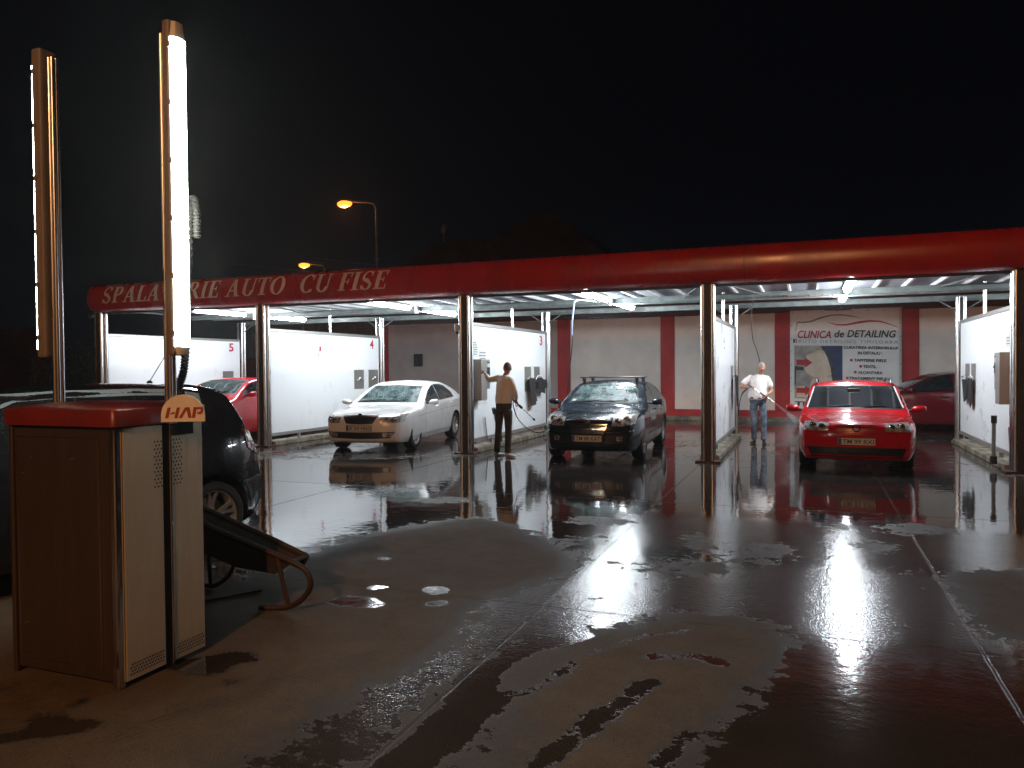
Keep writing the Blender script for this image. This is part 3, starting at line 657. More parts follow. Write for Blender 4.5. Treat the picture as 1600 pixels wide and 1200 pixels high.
def notice(lab, X, s, y0, y1, z0, z1, lines, mat='ink', sheet=True):
    t = thing('paper_notice', lab, 'notice', (X, 0, 0), group='paper notices stuck on the partitions')
    if sheet: MB().box(min(0, s * .002), max(0, s * .002), y0, y1, z0, z1).build('sheet', M['paper'], t)
    mb = MB(); n = len(lines); h = (z1 - z0) / (n + 1)
    for k, ln in enumerate(lines):
        a = y0 + (y1 - y0) * ln[0]; b = y0 + (y1 - y0) * ln[1]; z = z1 - h * (k + .7)
        u = a
        while u < b:  # broken runs that read as lines of small print
            w = random.uniform(.02, .05); mb.add([(s * .0035, u, z), (s * .0035, min(b, u + w), z), (s * .0035, min(b, u + w), z - h * .42), (s * .0035, u, z - h * .42)], [(0, 1, 2, 3)]); u += w + .012
    mb.build('print', M[mat], t)
xp3 = PX[2] + .026
notice('upper paper notice beside the steel post above the coin machine on partition 3', xp3, 1, 13.74, 14.04, 1.88, 2.20, [(.3, .7), (.2, .8), (.1, .95), (.05, .95), (.1, .95), (.1, .9)])
notice('lower paper notice to the right of the coin machine on partition 3', xp3, 1, 14.10, 14.46, 1.66, 2.02, [(.1, .95), (.05, .95), (.2, .95), (.5, .95), (.5, .9)])
notice('small notice with a blue stripe right of the coin machine', xp3, 1, 14.24, 14.55, 1.48, 1.60, [(.1, 1), (0, 1)], 'blueink')
notice('faded sticker sheet below the coin machine', xp3, 1, 14.0, 14.5, .92, 1.26, [(.3, .4), (.6, .8), (0, .2), (.7, .8)], 'bn_grey')
xp1 = PX[4] - .026
notice('paper notice above the coin machine on the rightmost partition', xp1, -1, 13.95, 14.30, 1.92, 2.10, [(.1, .9), (.1, .9), (.2, .9)])
notice('narrow taller notice beside the rightmost steel post', xp1, -1, 13.72, 13.92, 1.92, 2.35, [(.2, .9)] * 6)

def coin_machine(lab, X, s):
    t = thing('coin_machine', lab, 'coin machine', (X, 13.92, 0), group='steel coin machines on the partitions')
    m = MB().box(min(s * .004, s * .20), max(s * .004, s * .20), -.14, .14, 1.02, 1.83).build('housing', M['steel_soft'], t, bevel=.012)
    MB().box(min(s * .004, s * .17), max(s * .004, s * .17), .145, .36, 1.24, 1.83).build('control_box', M['steel_soft'], t, bevel=.01)
    f = MB().box(min(s * .172, s * .178), max(s * .172, s * .178), .165, .34, 1.50, 1.78).build('selector_panel', M['black'], t)
    MB().lathe([(s * .18, 0), (s * .205, .02), (s * .21, .0)] if s > 0 else [(s * .18, 0), (s * .205, .02), (s * .21, 0)], 12, axis='x', c=(0, .25, 1.60)).build('selector_knob', M['chrome'], f, smooth=True)
    MB().box(min(s * .179, s * .182), max(s * .179, s * .182), .19, .32, 1.67, 1.75).build('display', M['plate'], f)
    MB().box(min(s * .172, s * .177), max(s * .172, s * .177), .18, .33, 1.28, 1.44).build('coin_door', M['steel'], t, bevel=.004)
coin_machine('steel coin machine the man in the pale sweater is touching', PX[2] + .022, 1)
coin_machine('steel coin machine at the right edge of the photo', PX[4] - .022, -1)

def clip_plate(X, s, y, w, z0, z1, lab):
    t = thing('mat_clip_plate', lab, 'mat hanger', (X, y, 0), group='steel plates with clamps for hanging floor mats')
    MB().box(min(0, s * .006), max(0, s * .006), -w / 2, w / 2, z0, z1).build('plate', M['steel_soft'], t, bevel=.002)
    z = z0 + (z1 - z0) * .55
    MB().tube([(s * .01, -.05, z - .04), (s * .04, 0, z + .02), (s * .08, .03, z)], .011, 8).build('clamp', M['steel'], t, smooth=True)
    MB().box(min(s * .075, s * .10), max(s * .075, s * .10), -.02, .09, z - .03, z + .006).build('clamp_jaw', M['steel'], t, bevel=.004)
def rubber_mat(X, s, pts, lab, dx=.03):
    """hanging mat: a wavy sheet with thickness; pts = outline (y, z)"""
    t = tag(MB().build('floor_mat', M['mat']), lab, 'floor mat', 'black rubber floor mats hung on the partitions') if False else None
    n = len(pts); vs = [(X + s * (dx + .018 * math.sin(p[0] * 19 + p[1] * 3)), p[0], p[1]) for p in pts]; vs2 = [(a + s * .012, b, c) for a, b, c in vs]
    mb = MB().add(vs + vs2, [tuple(range(n)), tuple(range(n, 2 * n))] + [(i, (i + 1) % n, n + (i + 1) % n, n + i) for i in range(n)])
    tag(mb.build('floor_mat', M['mat']), lab, 'floor mat', 'black rubber floor mats hung on the partitions')
X3 = PX[2] + .024
clip_plate(X3, 1, 16.96, .44, 1.10, 1.68, 'left mat clamp plate on partition 3 holding the longest mat')
clip_plate(X3, 1, 17.60, .40, 1.15, 1.68, 'right mat clamp plate on partition 3 holding two short mats')
rubber_mat(X3, 1, [(16.75, 1.38), (16.9, 1.42), (17.2, 1.40), (17.27, 1.25), (17.22, 1.05), (17.35, .86), (17.20, .85), (17.18, .78), (16.85, .76), (16.79, 1.05)], 'longest black rubber mat hung on partition 3, leftmost of three', .10)
rubber_mat(X3, 1, [(17.28, 1.40), (17.6, 1.42), (17.82, 1.35), (17.86, 1.15), (17.80, 1.02), (17.62, 1.06), (17.42, 1.0), (17.36, 1.2)], 'middle black rubber mat on partition 3 with ragged lower edge', .12)
rubber_mat(X3, 1, [(17.84, 1.36), (18.04, 1.36), (18.08, 1.24), (18.06, 1.14), (17.9, 1.14), (17.86, 1.22)], 'smallest black rubber mat on partition 3 next to its rear post', .08)
X4 = PX[1] + .024
clip_plate(X4, 1, 17.28, .46, 1.14, 1.64, 'empty mat clamp plate on partition 4, the one further from the rear post')
clip_plate(X4, 1, 17.98, .48, 1.16, 1.64, 'empty mat clamp plate on partition 4 nearest its rear post')
X5 = PX[0] + .024
clip_plate(X5, 1, 17.78, .44, 1.10, 1.63, 'mat clamp plate on partition 5 above the red hatchback')
rubber_mat(X5, 1, [(17.5, 1.36), (17.6, 1.42), (18.1, 1.38), (18.2, 1.2), (18.1, .7), (17.5, .72)], 'dark floor mat hung on partition 5 above the red hatchback', .09)
X2 = PX[3] + .024
clip_plate(X2, 1, 17.6, .44, 1.12, 1.66, 'mat clamp plate on the edge on partition beside the man in jeans')
rubber_mat(X2, 1, [(17.35, 1.40), (17.55, 1.46), (17.95, 1.42), (17.95, 1.1), (17.85, .74), (17.7, .78), (17.45, .84)], 'black rubber mat hung on the edge on partition beside the man in jeans', .10)
X1 = PX[4] - .024
clip_plate(X1, -1, 17.5, .42, 1.10, 1.66, 'mat clamp plate on the rightmost partition nearest its rear post')
clip_plate(X1, -1, 16.9, .42, 1.10, 1.66, 'mat clamp plate on the rightmost partition nearer the coin machine')
rubber_mat(X1, -1, [(17.68, 1.35), (17.3, 1.35), (17.32, 1.0), (17.4, .92), (17.55, .90), (17.66, .98)], 'black strip mat on the rightmost partition, nearer its rear post', .05)
rubber_mat(X1, -1, [(17.05, 1.38), (16.7, 1.38), (16.72, .92), (16.78, .84), (16.98, .80), (17.06, .95)], 'black strip mat on the rightmost partition, nearer the coin machine', .05)

def brush_tube(lab, a, b):
    t = thing('lance_holder', lab, 'lance holder', a, group='lance holder tubes by the partitions')
    d = Vector(b) - Vector(a)
    MB().tube([(0, 0, 0), d * .9], .030, 12).build('tube', M['galv'], t, smooth=True)
    MB().tube([d * .84, d], .042, 12).build('rubber_mouth', M['black'], t, smooth=True)
    MB().tube([(0, 0, -.02), (0, 0, .10)], .05, 10).build('socket', M['rubber'], t, smooth=True)
brush_tube('tilted lance holder tube behind the legs of the man in the pale sweater', (-5.93, 14.62, .16), (-5.95, 14.33, .84))
brush_tube('upright lance holder tube at the foot of the rightmost partition', (2.70, 13.96, .10), (2.70, 13.93, .84))
for (x, y, lab, dy) in ((PX[2] + .05, 14.33, 'thin grey rod leaning on partition 3 near the floor', .14), (PX[4] - .05, 13.98, 'thin grey rod leaning on the rightmost partition', -.1)):
    tag(MB().tube([(x, y, .66), (x, y + dy, .12)], .009, 8).build('thin_rod', M['galv'], smooth=True), lab, 'rod')

# ------------------------------------------------------------------ ceiling lamps
def fixture(x, y0, y1, z, lab):
    t = thing('tube_lamp', lab, 'tube lamp', (x, (y0 + y1) / 2, z), group='fluorescent tube lamps under the canopy')
    h = (y1 - y0) / 2
    MB().box(-.06, .06, -h, h, -.005, .06).build('housing', M['fixture'], t, bevel=.01)
    pts = [(-.07, 0), (-.055, -.045), (-.02, -.07), (.02, -.07), (.055, -.045), (.07, 0)]
    vs = [(px, s * h, pz - .008) for s in (-1, 1) for px, pz in pts]; n = len(pts)
    MB().add(vs, [(i, i + 1, n + i + 1, n + i) for i in range(n - 1)] + [tuple(range(n)), tuple(range(n, 2 * n)), (0, n - 1, 2 * n - 1, n)]).build('diffuser', M['tube'], t)
    for s in (-1, 1): MB().tube([(0, s * h * .7, .06), (0, s * h * .7, .10)], .008, 6).build('hanger', M['steel'], t)
LX = [(-13.02, 'bay 5 above the red hatchback'), (-8.43, 'bay 4 above the white saloon'), (-3.86, 'bay 3 above the dark saloon'), (.65, 'the bay of the red estate car'), (5.3, 'the last bay beyond the right edge')]
for x, s in LX:
    fixture(x, 13.75, 15.35, 3.06, 'nearer glowing tube lamp in ' + s)
    fixture(x, 16.15, 17.75, 3.06, 'farther glowing tube lamp in ' + s)
def boom(x, arm, pts, lab, mat, r=.011):
    t = thing('hose_boom', lab, 'hose boom', (0, 0, 0), group='ceiling booms that carry the wash hoses')
    MB().lathe([(2.93, 0), (2.93, .05), (3.12, .05), (3.12, 0)], 14, axis='z', c=(x, 15.72, 0)).build('swivel', M['steel'], t, smooth=True)
    MB().tube([(x, 15.72, 2.97)] + arm, .017, 10).build('boom_arm', M['steel'], t, smooth=True)
    MB().tube(spline(pts), r, 8).build('hose', mat, t, smooth=True)
    if x < -3: MB().tube(spline([(-4.30, 14.9, 3.0), (-4.36, 14.75, 2.96), (-4.37, 14.75, 2.90), (-4.42, 14.8, 2.6), (-4.45, 14.85, 2.3)]), .017, 8).build('hose_sleeve', M['hose_blue'], t, smooth=True)
# bay 3: the hose drops behind the dark car and comes back to the lance of the first man
boom(-3.86, [(-4.1, 15.3, 3.0), (-4.32, 14.75, 3.0), (-4.36, 14.75, 2.93)], [(-4.36, 14.75, 2.93), (-4.42, 14.8, 2.6), (-4.46, 14.9, 2.1), (-4.55, 15.0, 1.6), (-4.62, 15.0, .9), (-4.6, 14.6, .25), (-4.4, 13.9, .22), (-4.2, 13.3, .6), (-4.20, 12.95, .72), (-4.42, 13.1, .53), (-4.66, 13.3, .46), (-4.88, 13.32, .55), (-5.07, 13.35, .73), (-5.14, 13.33, .97), (-5.135, 13.38, 1.04)], 'ceiling boom with blue grey hose dropping beside the dark saloon', M['blackvinyl'])
boom(.64, [(-.2, 15.68, 2.98), (-.98, 15.63, 3.0), (-1.02, 15.64, 2.94)], [(-1.02, 15.64, 2.94), (-1.06, 15.8, 2.6), (-1.06, 16.2, 2.2), (-1.0, 16.8, 1.9), (-.98, 17.35, 1.55), (-1.15, 17.5, 1.25), (-1.38, 17.4, 1.0), (-1.42, 17.2, .6), (-1.40, 17.0, .75), (-1.33, 16.9, 1.05), (-1.2, 16.8, 1.2), (-1.12, 16.77, 1.22)], 'ceiling boom with thin black hose behind the head of the man in jeans', M['blackvinyl'], .009)
def boom_small(x, lab):
    t = thing('hose_boom', lab, 'hose boom', group='ceiling booms that carry the wash hoses')
    MB().lathe([(2.93, 0), (2.93, .05), (3.12, .05), (3.12, 0)], 14, axis='z', c=(x, 15.72, 0)).build('swivel', M['steel'], t, smooth=True)
    MB().tube([(x, 15.72, 2.97), (x + .9, 15.9, 2.99), (x + 1.1, 15.92, 2.95)], .017, 10).build('boom_arm', M['steel'], t, smooth=True)
boom_small(-8.43, 'short ceiling boom between the two lamps above the white saloon')
boom_small(-13.02, 'short ceiling boom between the two lamps above the red hatchback')
t = thing('security_camera', 'small white camera fixed to the post of partition 3', 'camera', (PX[2] - .16, 13.5, 2.42))
MB().tube([(.06, 0, 0), (-.02, 0, 0)], .02, 8).build('bracket', M['panel'], t); MB().lathe([(-.06, 0), (-.05, .04), (.0, .06), (.08, .06), (.09, 0)], 16, axis='z').build('housing', M['panel'], t, smooth=True)
MB().lathe([(-.12, 0), (-.1, .03), (-.06, .045)], 14, axis='z').build('lens_dome', M['black'], t, smooth=True)
t = thing('floodlight', 'small floodlight on the left end post of the canopy', 'floodlight', (-16.0, 13.55, 2.98))
MB().tube([(.2, 0, 0), (0, 0, 0)], .02, 8).build('arm', M['steel'], t); MB().lathe([(-.09, .05), (-.06, .06), (.02, .03), (.02, 0)], 14, axis='x').build('head', M['steel'], t, smooth=True)

# ------------------------------------------------------------------ vacuum station in the foreground
def station():
    X0, X1, Y0, Y1 = -4.10, -3.32, 2.93, 3.53
    t = thing('vacuum_station', 'tall steel vacuum station with red cap in the left foreground, its front lit orange', 'vacuum station', (0, 0, 0))
    MB().box(X0 + .012, X1 - .012, Y0 + .012, Y1 - .012, .03, 1.36).build('cabinet', M['steel_dim'], t, bevel=.006)
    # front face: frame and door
    MB().box(X0 + .06, X1 - .12, Y0 - .002, Y0 + .010, .10, 1.30).build('front_door', M['steel_dim'], t, bevel=.003)
    MB().box(X0 + .056, X1 - .116, Y0 - .001, Y0 + .0115, .096, 1.304).build('door_gap', M['chrome'], t)
    MB().box(X1 - .045, X1 + .002, Y0 - .004, Y0 + .042, .0, 1.36).build('corner_post', M['chrome'], t, bevel=.012)
    MB().box(X0 - .002, X0 + .03, Y0 - .004, Y0 + .03, .0, 1.36).build('corner_post', M['steel_dim'], t, bevel=.008)
    m = MB()
    for (x, z) in ((-3.92, 1.19), (-3.62, 1.19), (-3.99, 1.10), (-3.99, .28)): m.lathe([(-.012, 0), (-.010, .007), (.0, .008)], 10, axis='y', c=(x, Y0, z))
    m.build('screws', M['steel'], t, smooth=True)
    # the right hand face in two panels with a recess between
    gy0, gy1 = 3.235, 3.30
    def perforated(y0, y1, z0, z1, hy0, hy1, hz0, hz1, base):
        mb = MB().box(X1 - .011, X1 + .004, y0, y1, z0, z1); o = mb.build('side_panel', M['steel_warm_lit'], t, bevel=.002)
        h = MB()
        k = 0; z = hz0
        while z < hz1:
            y = hy0 + (.0115 if k % 2 else 0)
            while y < hy1:
                h.add([(X1 + .0048, y + .0052 * math.cos(a), z + .0060 * math.sin(a)) for a in [j * math.pi / 4 for j in range(8)]], [tuple(range(8))]); y += .023
            z += .0205; k += 1
        # row of vents at the foot
        for r in range(4):
            z = .055 + r * .017; y = y0 + .02 + (.009 if r % 2 else 0)
            while y < y1 - .015:
                h.add([(X1 + .0048, y, z), (X1 + .0048, y + .011, z + .002), (X1 + .0048, y + .011, z + .010), (X1 + .0048, y, z + .008)], [(0, 1, 2, 3)]); y += .019
        h.build('holes', M['under'], o)
    perforated(Y0 + .045, gy0, .03, 1.355, gy0 - .055, gy0 - .005, 1.02, 1.27, 0)
    perforated(gy1, Y1, .03, 1.355, gy1 + .012, gy1 + .075, 1.02, 1.27, 0)
    MB().box(X1 - .03, X1 - .006, gy0 + .002, gy1 - .002, .0, 1.36).build('recess', M['under'], t)
    MB().tube([(X1 + .002, gy1 - .008, .02), (X1 + .002, gy1 - .008, 1.40)], .009, 10).build('recess_trim', M['chrome'], t, smooth=True)
    # cap with rounded corners and a slightly domed lid
    o_ = .024
    def rr(x0, x1, y0, y1, r, z, n=6):
        out = []
        for cx, cy, a0 in ((x1 - r, y1 - r, 0), (x0 + r, y1 - r, 90), (x0 + r, y0 + r, 180), (x1 - r, y0 + r, 270)):
            for k in range(n + 1):
                a = R(a0 + 90 * k / n); out.append((cx + r * math.cos(a), cy + r * math.sin(a), z))
        return out
    rings = [rr(X0 - o_, X1 + o_, Y0 - o_, Y1 + o_, .035, 1.365), rr(X0 - o_, X1 + o_, Y0 - o_, Y1 + o_, .035, 1.448), rr(X0 - o_ + .009, X1 + o_ - .009, Y0 - o_ + .009, Y1 + o_ - .009, .03, 1.457),
             rr(X0 + .10, X1 - .10, Y0 + .10, Y1 - .10, .1, 1.478), rr(X0 + .25, X1 - .25, Y0 + .2, Y1 - .2, .08, 1.484)]
    n = len(rings[0]); m = MB()
    m.add([v for r_ in rings for v in r_], [(i * n + j, i * n + (j + 1) % n, (i + 1) * n + (j + 1) % n, (i + 1) * n + j) for i in range(len(rings) - 1) for j in range(n)] + [tuple(range(n)), tuple((len(rings) - 1) * n + j for j in range(n))])
    m.build('cap', M['red_cap'], t, smooth=True, sharp=50)
    # half round sign on the right hand side, facing the forecourt
    dirv = Vector((.86, .51, 0)).normalized(); nrm = Vector((dirv.y, -dirv.x, 0)); c = Vector((-3.165, 3.235, 1.375))
    def sg(u, v, d=0): return tuple(c + dirv * u + Vector((0, 0, v)) + nrm * d)
    rad = .112; pts = [(-rad, 0), (rad, 0)] + [(rad * math.cos(a), .035 + rad * math.sin(a)) for a in [math.pi * k / 20 for k in range(21)]]
    k = len(pts); mb = MB().add([sg(u, v, .006) for u, v in pts] + [sg(u, v, -.006) for u, v in pts], [tuple(range(k)), tuple(range(k, 2 * k))] + [(i, (i + 1) % k, k + (i + 1) % k, k + i) for i in range(k)])
    s_ = mb.build('round_sign', M['sign_face'], t)
    lt = MB(); f = lambda u, v: sg(u, v, .0075)
    def q(a, b, w, z0=.02, z1=.078): lt.add([f(a - w / 2, z0), f(a + w / 2, z0), f(b + w / 2, z1), f(b - w / 2, z1)], [(0, 1, 2, 3)])
    q(-.083, -.069, .017); q(-.036, -.022, .017); lt.add([f(-.066, .040), f(-.042, .044), f(-.040, .055), f(-.060, .050)], [(0, 1, 2, 3)])
    q(-.014, .020, .017); q(.036, .026, .018)
    q(.054, .064, .017); lt.add([f(.062, .078), f(.102, .078), f(.106, .070), f(.102, .048), f(.096, .040), f(.074, .040), f(.075, .052), f(.090, .053), f(.092, .066), f(.066, .066)], [(0, 1, 8, 9), (1, 2, 3, 8), (3, 4, 7, 8), (4, 5, 6, 7)])
    lt.build('sign_lettering', M['sign_red'], s_)
    MB().box(-.075, .075, -.02, .0, -.075, .0).build('sign_slot', M['under'], t, loc=(X1 + .012, 3.36, 1.368)).rotation_euler = (0, 0, R(90))
    # poles and lamps
    MB().box(X0 - .085, X0 + .02, 3.265, 3.315, 1.0, 1.04).build('pole_bracket', M['steel'], t)
    for sx, x, nm in ((1, X1 + .015, 'r'), (-1, X0 - .03, 'l')):
        yc = 3.29
        zb = 1.36 if sx > 0 else 1.0; zt = 3.50
        px = x if sx > 0 else X0 - .065
        pb = MB()
        for dx, dy in ((-.013, -.013), (.013, -.013), (-.013, .013), (.013, .013)): pb.tube([(px + dx, yc + dy, zb), (px + dx, yc + dy, zt)], .0125, 12)
        po = pb.build('lamp_pole', M['steel'], t, smooth=True)
        MB().box(px - .017, px + .017, yc - .017, yc + .017, zb, zt + .01).build('pole_core', M['steel_dim'], po)
        # fixture: body against the pole, clear cover outwards
        fx = px + sx * .030; h0, h1 = 1.735, 3.555
        th = MB(); 
        ys = (-.058, .058)
        for a, b in ((0, .055),):
            th.box(min(fx, fx + sx * .080), max(fx, fx + sx * .055), yc - .055, yc + .055, h0, h1)
        fo = th.build('lamp_housing', M['fixture'], t, bevel=.015)
        pr = [(.056, -.049), (.062, -.049), (.080, -.036), (.088, 0), (.080, .036), (.062, .049), (.056, .049)] if sx > 0 else [(.056, -.052), (.076, -.052), (.082, -.040), (.088, 0), (.082, .040), (.076, .052), (.056, .052)]
        n = len(pr); vs = [(fx + sx * a, yc + b, z) for z in (h0 + .05, h1 - .10) for a, b in pr]
        MB().add(vs, [(i, i + 1, n + i + 1, n + i) for i in range(n - 1)] + [tuple(range(n)), tuple(range(n, 2 * n))]).build('diffuser', M['tube2'], fo)
        for z0, z1 in ((h0 + .005, h0 + .048), (h1 - .098, h1 - .01)):
            e = [(.056, -.050), (.063, -.048), (.080, -.034), (.086, 0), (.080, .034), (.063, .048), (.056, .050)]; w0, w1 = (.75, 1) if z0 < 2 else (1, .75)
            vs = [(fx + sx * (.056 + (a - .056) * w), yc + b * w, z) for z, w in ((z0, w0), (z1, w1)) for a, b in e]
            MB().add(vs, [(i, i + 1, n + i + 1, n + i) for i in range(n - 1)] + [tuple(range(n)), tuple(range(n, 2 * n))]).build('end_cap', M['clear_end'], fo, smooth=True)
        for i in range(6):
            z = h0 + .12 + i * (h1 - h0 - .26) / 5
            for s2 in (-1,): MB().box(min(fx + sx * .044, fx + sx * .064), max(fx + sx * .044, fx + sx * .064), yc + s2 * .058 - .005, yc + s2 * .058 + .005, z - .016, z + .016).build('clip', M['fixture'], fo, bevel=.003)
    # corrugated hose looping off the far side of the pole
    mb = MB(); pts = spline([(-3.40, 3.42, 1.45), (-3.375, 3.42, 1.56), (-3.335, 3.42, 1.66), (-3.315, 3.42, 1.85), (-3.29, 3.42, 2.3), (-3.27, 3.42, 2.55), (-3.245, 3.42, 2.62), (-3.225, 3.42, 2.56), (-3.222, 3.42, 2.40)], 34)
    rs = [.021 + .004 * math.sin(i * 1.57) for i in range(len(pts))]
    mb.tube(pts, rs, 12).build('suction_hose', M['rubber'], t, smooth=True)
station()

# ------------------------------------------------------------------ rusty cradle
t = thing('mat_rack', 'rusty steel rack with sloping plate and curved tube feet beside the vacuum station', 'mat rack', (0, 0, 0))
def rail(y, dx):
    pts = spline([(-4.55 + dx, y, .72), (-4.03 + dx, y, .555), (-3.58 + dx, y, .43), (-3.28 + dx, y, .345), (-3.16 + dx, y, .29), (-3.13 + dx, y, .20), (-3.20 + dx, y, .10), (-3.32 + dx, y, .035), (-3.44 + dx, y - .02, .022), (-3.52 + dx, y - .05, .022)], 7)
    MB().tube(pts, .019, 12).build('side_rail', M['rust'], t, smooth=True)
    MB().tube([(-3.40 + dx, y, .375), (-3.315 + dx, y, .055)], .017, 10).build('leg', M['rust'], t, smooth=True)
rail(4.30, 0)
MB().tube([(-4.55, 4.50, .72), (-3.58, 4.50, .43), (-3.30, 4.50, .335)], .019, 12).build('side_rail', M['rust'], t, smooth=True)
n = 14; vs = []
for i in range(n + 1):
    x = -4.55 + 1.27 * i / n; z = .72 - .37 * i / n
    for j in range(9):
        u = j / 8; sag = .075 * math.sin(math.pi * u) * (1 - .25 * i / n); vs.append((x, 4.31 + .18 * u, z - .02 - sag))
MB().add(vs, [(i * 9 + j, i * 9 + j + 1, (i + 1) * 9 + j + 1, (i + 1) * 9 + j) for i in range(n) for j in range(8)]).build('sloping_plate', M['rust_plate'], t, smooth=True).modifiers.new('s', 'SOLIDIFY').thickness = .006
MB().add([(-4.55, 4.296, .70), (-3.45, 4.296, .37), (-3.30, 4.296, .32), (-3.42, 4.296, .25), (-3.75, 4.296, .27), (-4.55, 4.296, .47)] + [(-4.55, 4.302, .70), (-3.45, 4.302, .37), (-3.30, 4.302, .32), (-3.42, 4.302, .25), (-3.75, 4.302, .27), (-4.55, 4.302, .47)], [tuple(range(6)), tuple(range(6, 12))]).build('side_plate', M['rust_plate'], t)
MB().tube(spline([(-4.06, 4.60, .40), (-4.02, 4.60, .27), (-4.06, 4.58, .12), (-4.18, 4.56, .03), (-4.30, 4.56, .022)], 6), .016, 10).build('curved_brace', M['rust'], t, smooth=True)
MB().tube([(-4.27, 4.58, .58), (-4.23, 4.57, .03)], .017, 10).build('leg', M['rust'], t, smooth=True)
MB().tube([(-4.10, 4.10, .012), (-3.80, 4.62, .012)], .009, 8).build('ground_rod', M['rust'], t, smooth=True)
MB().tube([(-3.30, 4.30, .335), (-3.30, 4.50, .335)], .016, 10).build('cross_bar', M['rust'], t, smooth=True)

# ------------------------------------------------------------------ cars
class Car:
    def __init__(s, label, spec, loc, rz, group='cars at the wash'):
        s.sp = spec; s.t = thing(spec.get('name', 'parked_car'), label, 'car', loc, rz, group)
        s.W = spec['W'] / 2; s.L = spec['L']
        s.ft, s.fb, s.fbelt = pchip(spec['top']), pchip(spec['bot']), pchip(spec['belt'])
        L = s.L
        s.fplan = pchip(spec.get('plan', [(0, .80), (.12, .88), (.4, .965), (.9, 1), (L - 1, 1), (L - .45, .965), (L - .12, .90), (L, .83)]))
        s.tum = spec.get('tum', .40); s.bf = spec.get('bow', .22); s.br = spec.get('bowr', .14)
        s.make_body()
    def ring(s, y):
        zb, zt, bl = s.fb(y), s.ft(y), s.fbelt(y); Wy = s.W * s.fplan(y); H = zt - zb
        def w(z):
            zz = min(z, bl); a = Wy * (1 - .045 * ((zz - .60) / .40) ** 2 - (.05 * max(0, (.30 - zz) / .12)))
            if z > bl:
                d = z - bl; a -= .022 * min(1, d / .03) + s.tum * max(0, d - .02) * (1 + .35 * d)
            return a
        green = zt > bl + .12
        crown = min(.05, .16 * H) if not green else .045
        rt = min(.07 if green else .09, .3 * H); ze = zt - crown; pts = []
        rb = min(.05, .2 * H)
        for k in range(6): pts.append((w(zb + rb) * .9 * k / 5, zb))
        for k in range(1, 5):
            a = math.pi / 2 * k / 4; pts.append((w(zb + rb) * (.9 + .1 * math.sin(a)), zb + rb * (1 - math.cos(a))))
        n = 22
        for k in range(1, n + 1):
            z = zb + rb + (ze - rt - zb - rb) * k / n; pts.append((w(z), z))
        xe = w(ze - rt); rx = min(.09 if green else .13, xe * .3)
        for k in range(1, 7):
            a = math.pi / 2 * k / 6; pts.append((xe - rx * (1 - math.cos(a)), ze - rt + rt * math.sin(a)))
        xt = xe - rx
        for k in range(1, 10):
            u = 1 - k / 9; pts.append((xt * u, zt - crown * u * u))
        return pts
    def bow(s, x, y):
        u = abs(x / s.W)
        y += s.bf * u ** 2.4 * max(0, 1 - y / .95) ** 1.2
        e = s.L - y; y -= s.br * u ** 2.4 * max(0, 1 - e / .8) ** 1.2
        return y
    def make_body(s):
        L = s.L; ys = sorted(set([round(v, 4) for v in list(np.linspace(0, .3, 13)) + list(np.linspace(.3, L - .35, 84)) + list(np.linspace(L - .35, L, 13))]))
        rings = []
        def full(p, y, sc=1., zc=0.):
            r_ = [(x * sc, s.bow(x * sc, y), zc + (z - zc) * sc) for x, z in p]
            return r_ + [(-a, b, c) for a, b, c in r_[-2:0:-1]]
        p0 = s.ring(0); z0 = (s.fb(0) + s.ft(0)) / 2; pl = s.ring(L); zl = (s.fb(L) + s.ft(L)) / 2
        for sc in (.1, .35, .6, .8, .92): rings.append(full(p0, 0, sc, z0))
        for y in ys: rings.append(full(s.ring(y), y))
        for sc in (.92, .8, .6, .35, .1): rings.append(full(pl, L, sc, zl))
        n = len(rings[0]); mb = MB()
        mb.add([v for r_ in rings for v in r_], [(i * n + j, i * n + (j + 1) % n, (i + 1) * n + (j + 1) % n, (i + 1) * n + j) for i in range(len(rings) - 1) for j in range(n)] + [tuple(range(n)), tuple((len(rings) - 1) * n + j for j in range(n))])
        body = mb.build('body', [s.sp['paint'], M['under']], s.t, smooth=True, sharp=45)
        me = body.data; s.bvh = BVHTree.FromPolygons([v.co.copy() for v in me.vertices], [tuple(p.vertices) for p in me.polygons])
        # wheel arches
        for ay in s.sp['axles']:
            cut = MB()
            for sd in (-1, 1):
                ra = s.sp.get('arch', .365); zc = s.sp.get('wr', .315) + .01
                cut.lathe([(sd * (s.W - .26), 0), (sd * (s.W - .26), ra), (sd * (s.W + .2), ra), (sd * (s.W + .2), 0)], 40, axis='x', c=(0, ay, zc))
            co = cut.build('cutter', M['under'])
            b = body.modifiers.new('b', 'BOOLEAN'); b.operation = 'DIFFERENCE'; b.object = co; b.solver = 'EXACT'
            co.matrix_world = body.parent.matrix_local.copy(); bpy.context.view_layer.update()
            try: b.material_mode = 'TRANSFER'
            except Exception: pass
            me2 = bpy.data.meshes.new_from_object(body.evaluated_get(bpy.context.evaluated_depsgraph_get()))
            body.modifiers.clear(); body.data = me2; bpy.data.objects.remove(co)
        body.data.set_sharp_from_angle(angle=R(40)); body.data.name = 'body'; s.body = body
    def hit(s, view, a, b, off):
        O, D = {'F': ((a, -2, b), (0, 1, 0)), 'B': ((a, s.L + 2, b), (0, -1, 0)), 'L': ((2, a, b), (-1, 0, 0)), 'R': ((-2, a, b), (1, 0, 0)), 'T': ((a, b, 3), (0, 0, -1))}[view]
        loc, nr, i, d = s.bvh.ray_cast(Vector(O), Vector(D))
        if loc is None:
            g = {'F': (a, 0, b), 'B': (a, s.L, b), 'L': (s.W, a, b), 'R': (-s.W, a, b), 'T': (a, b, 1.4)}[view]
            loc, nr, i, d = s.bvh.find_nearest(Vector(g))
        if nr.dot(Vector(D)) > 0: nr = -nr
        return loc + nr * off
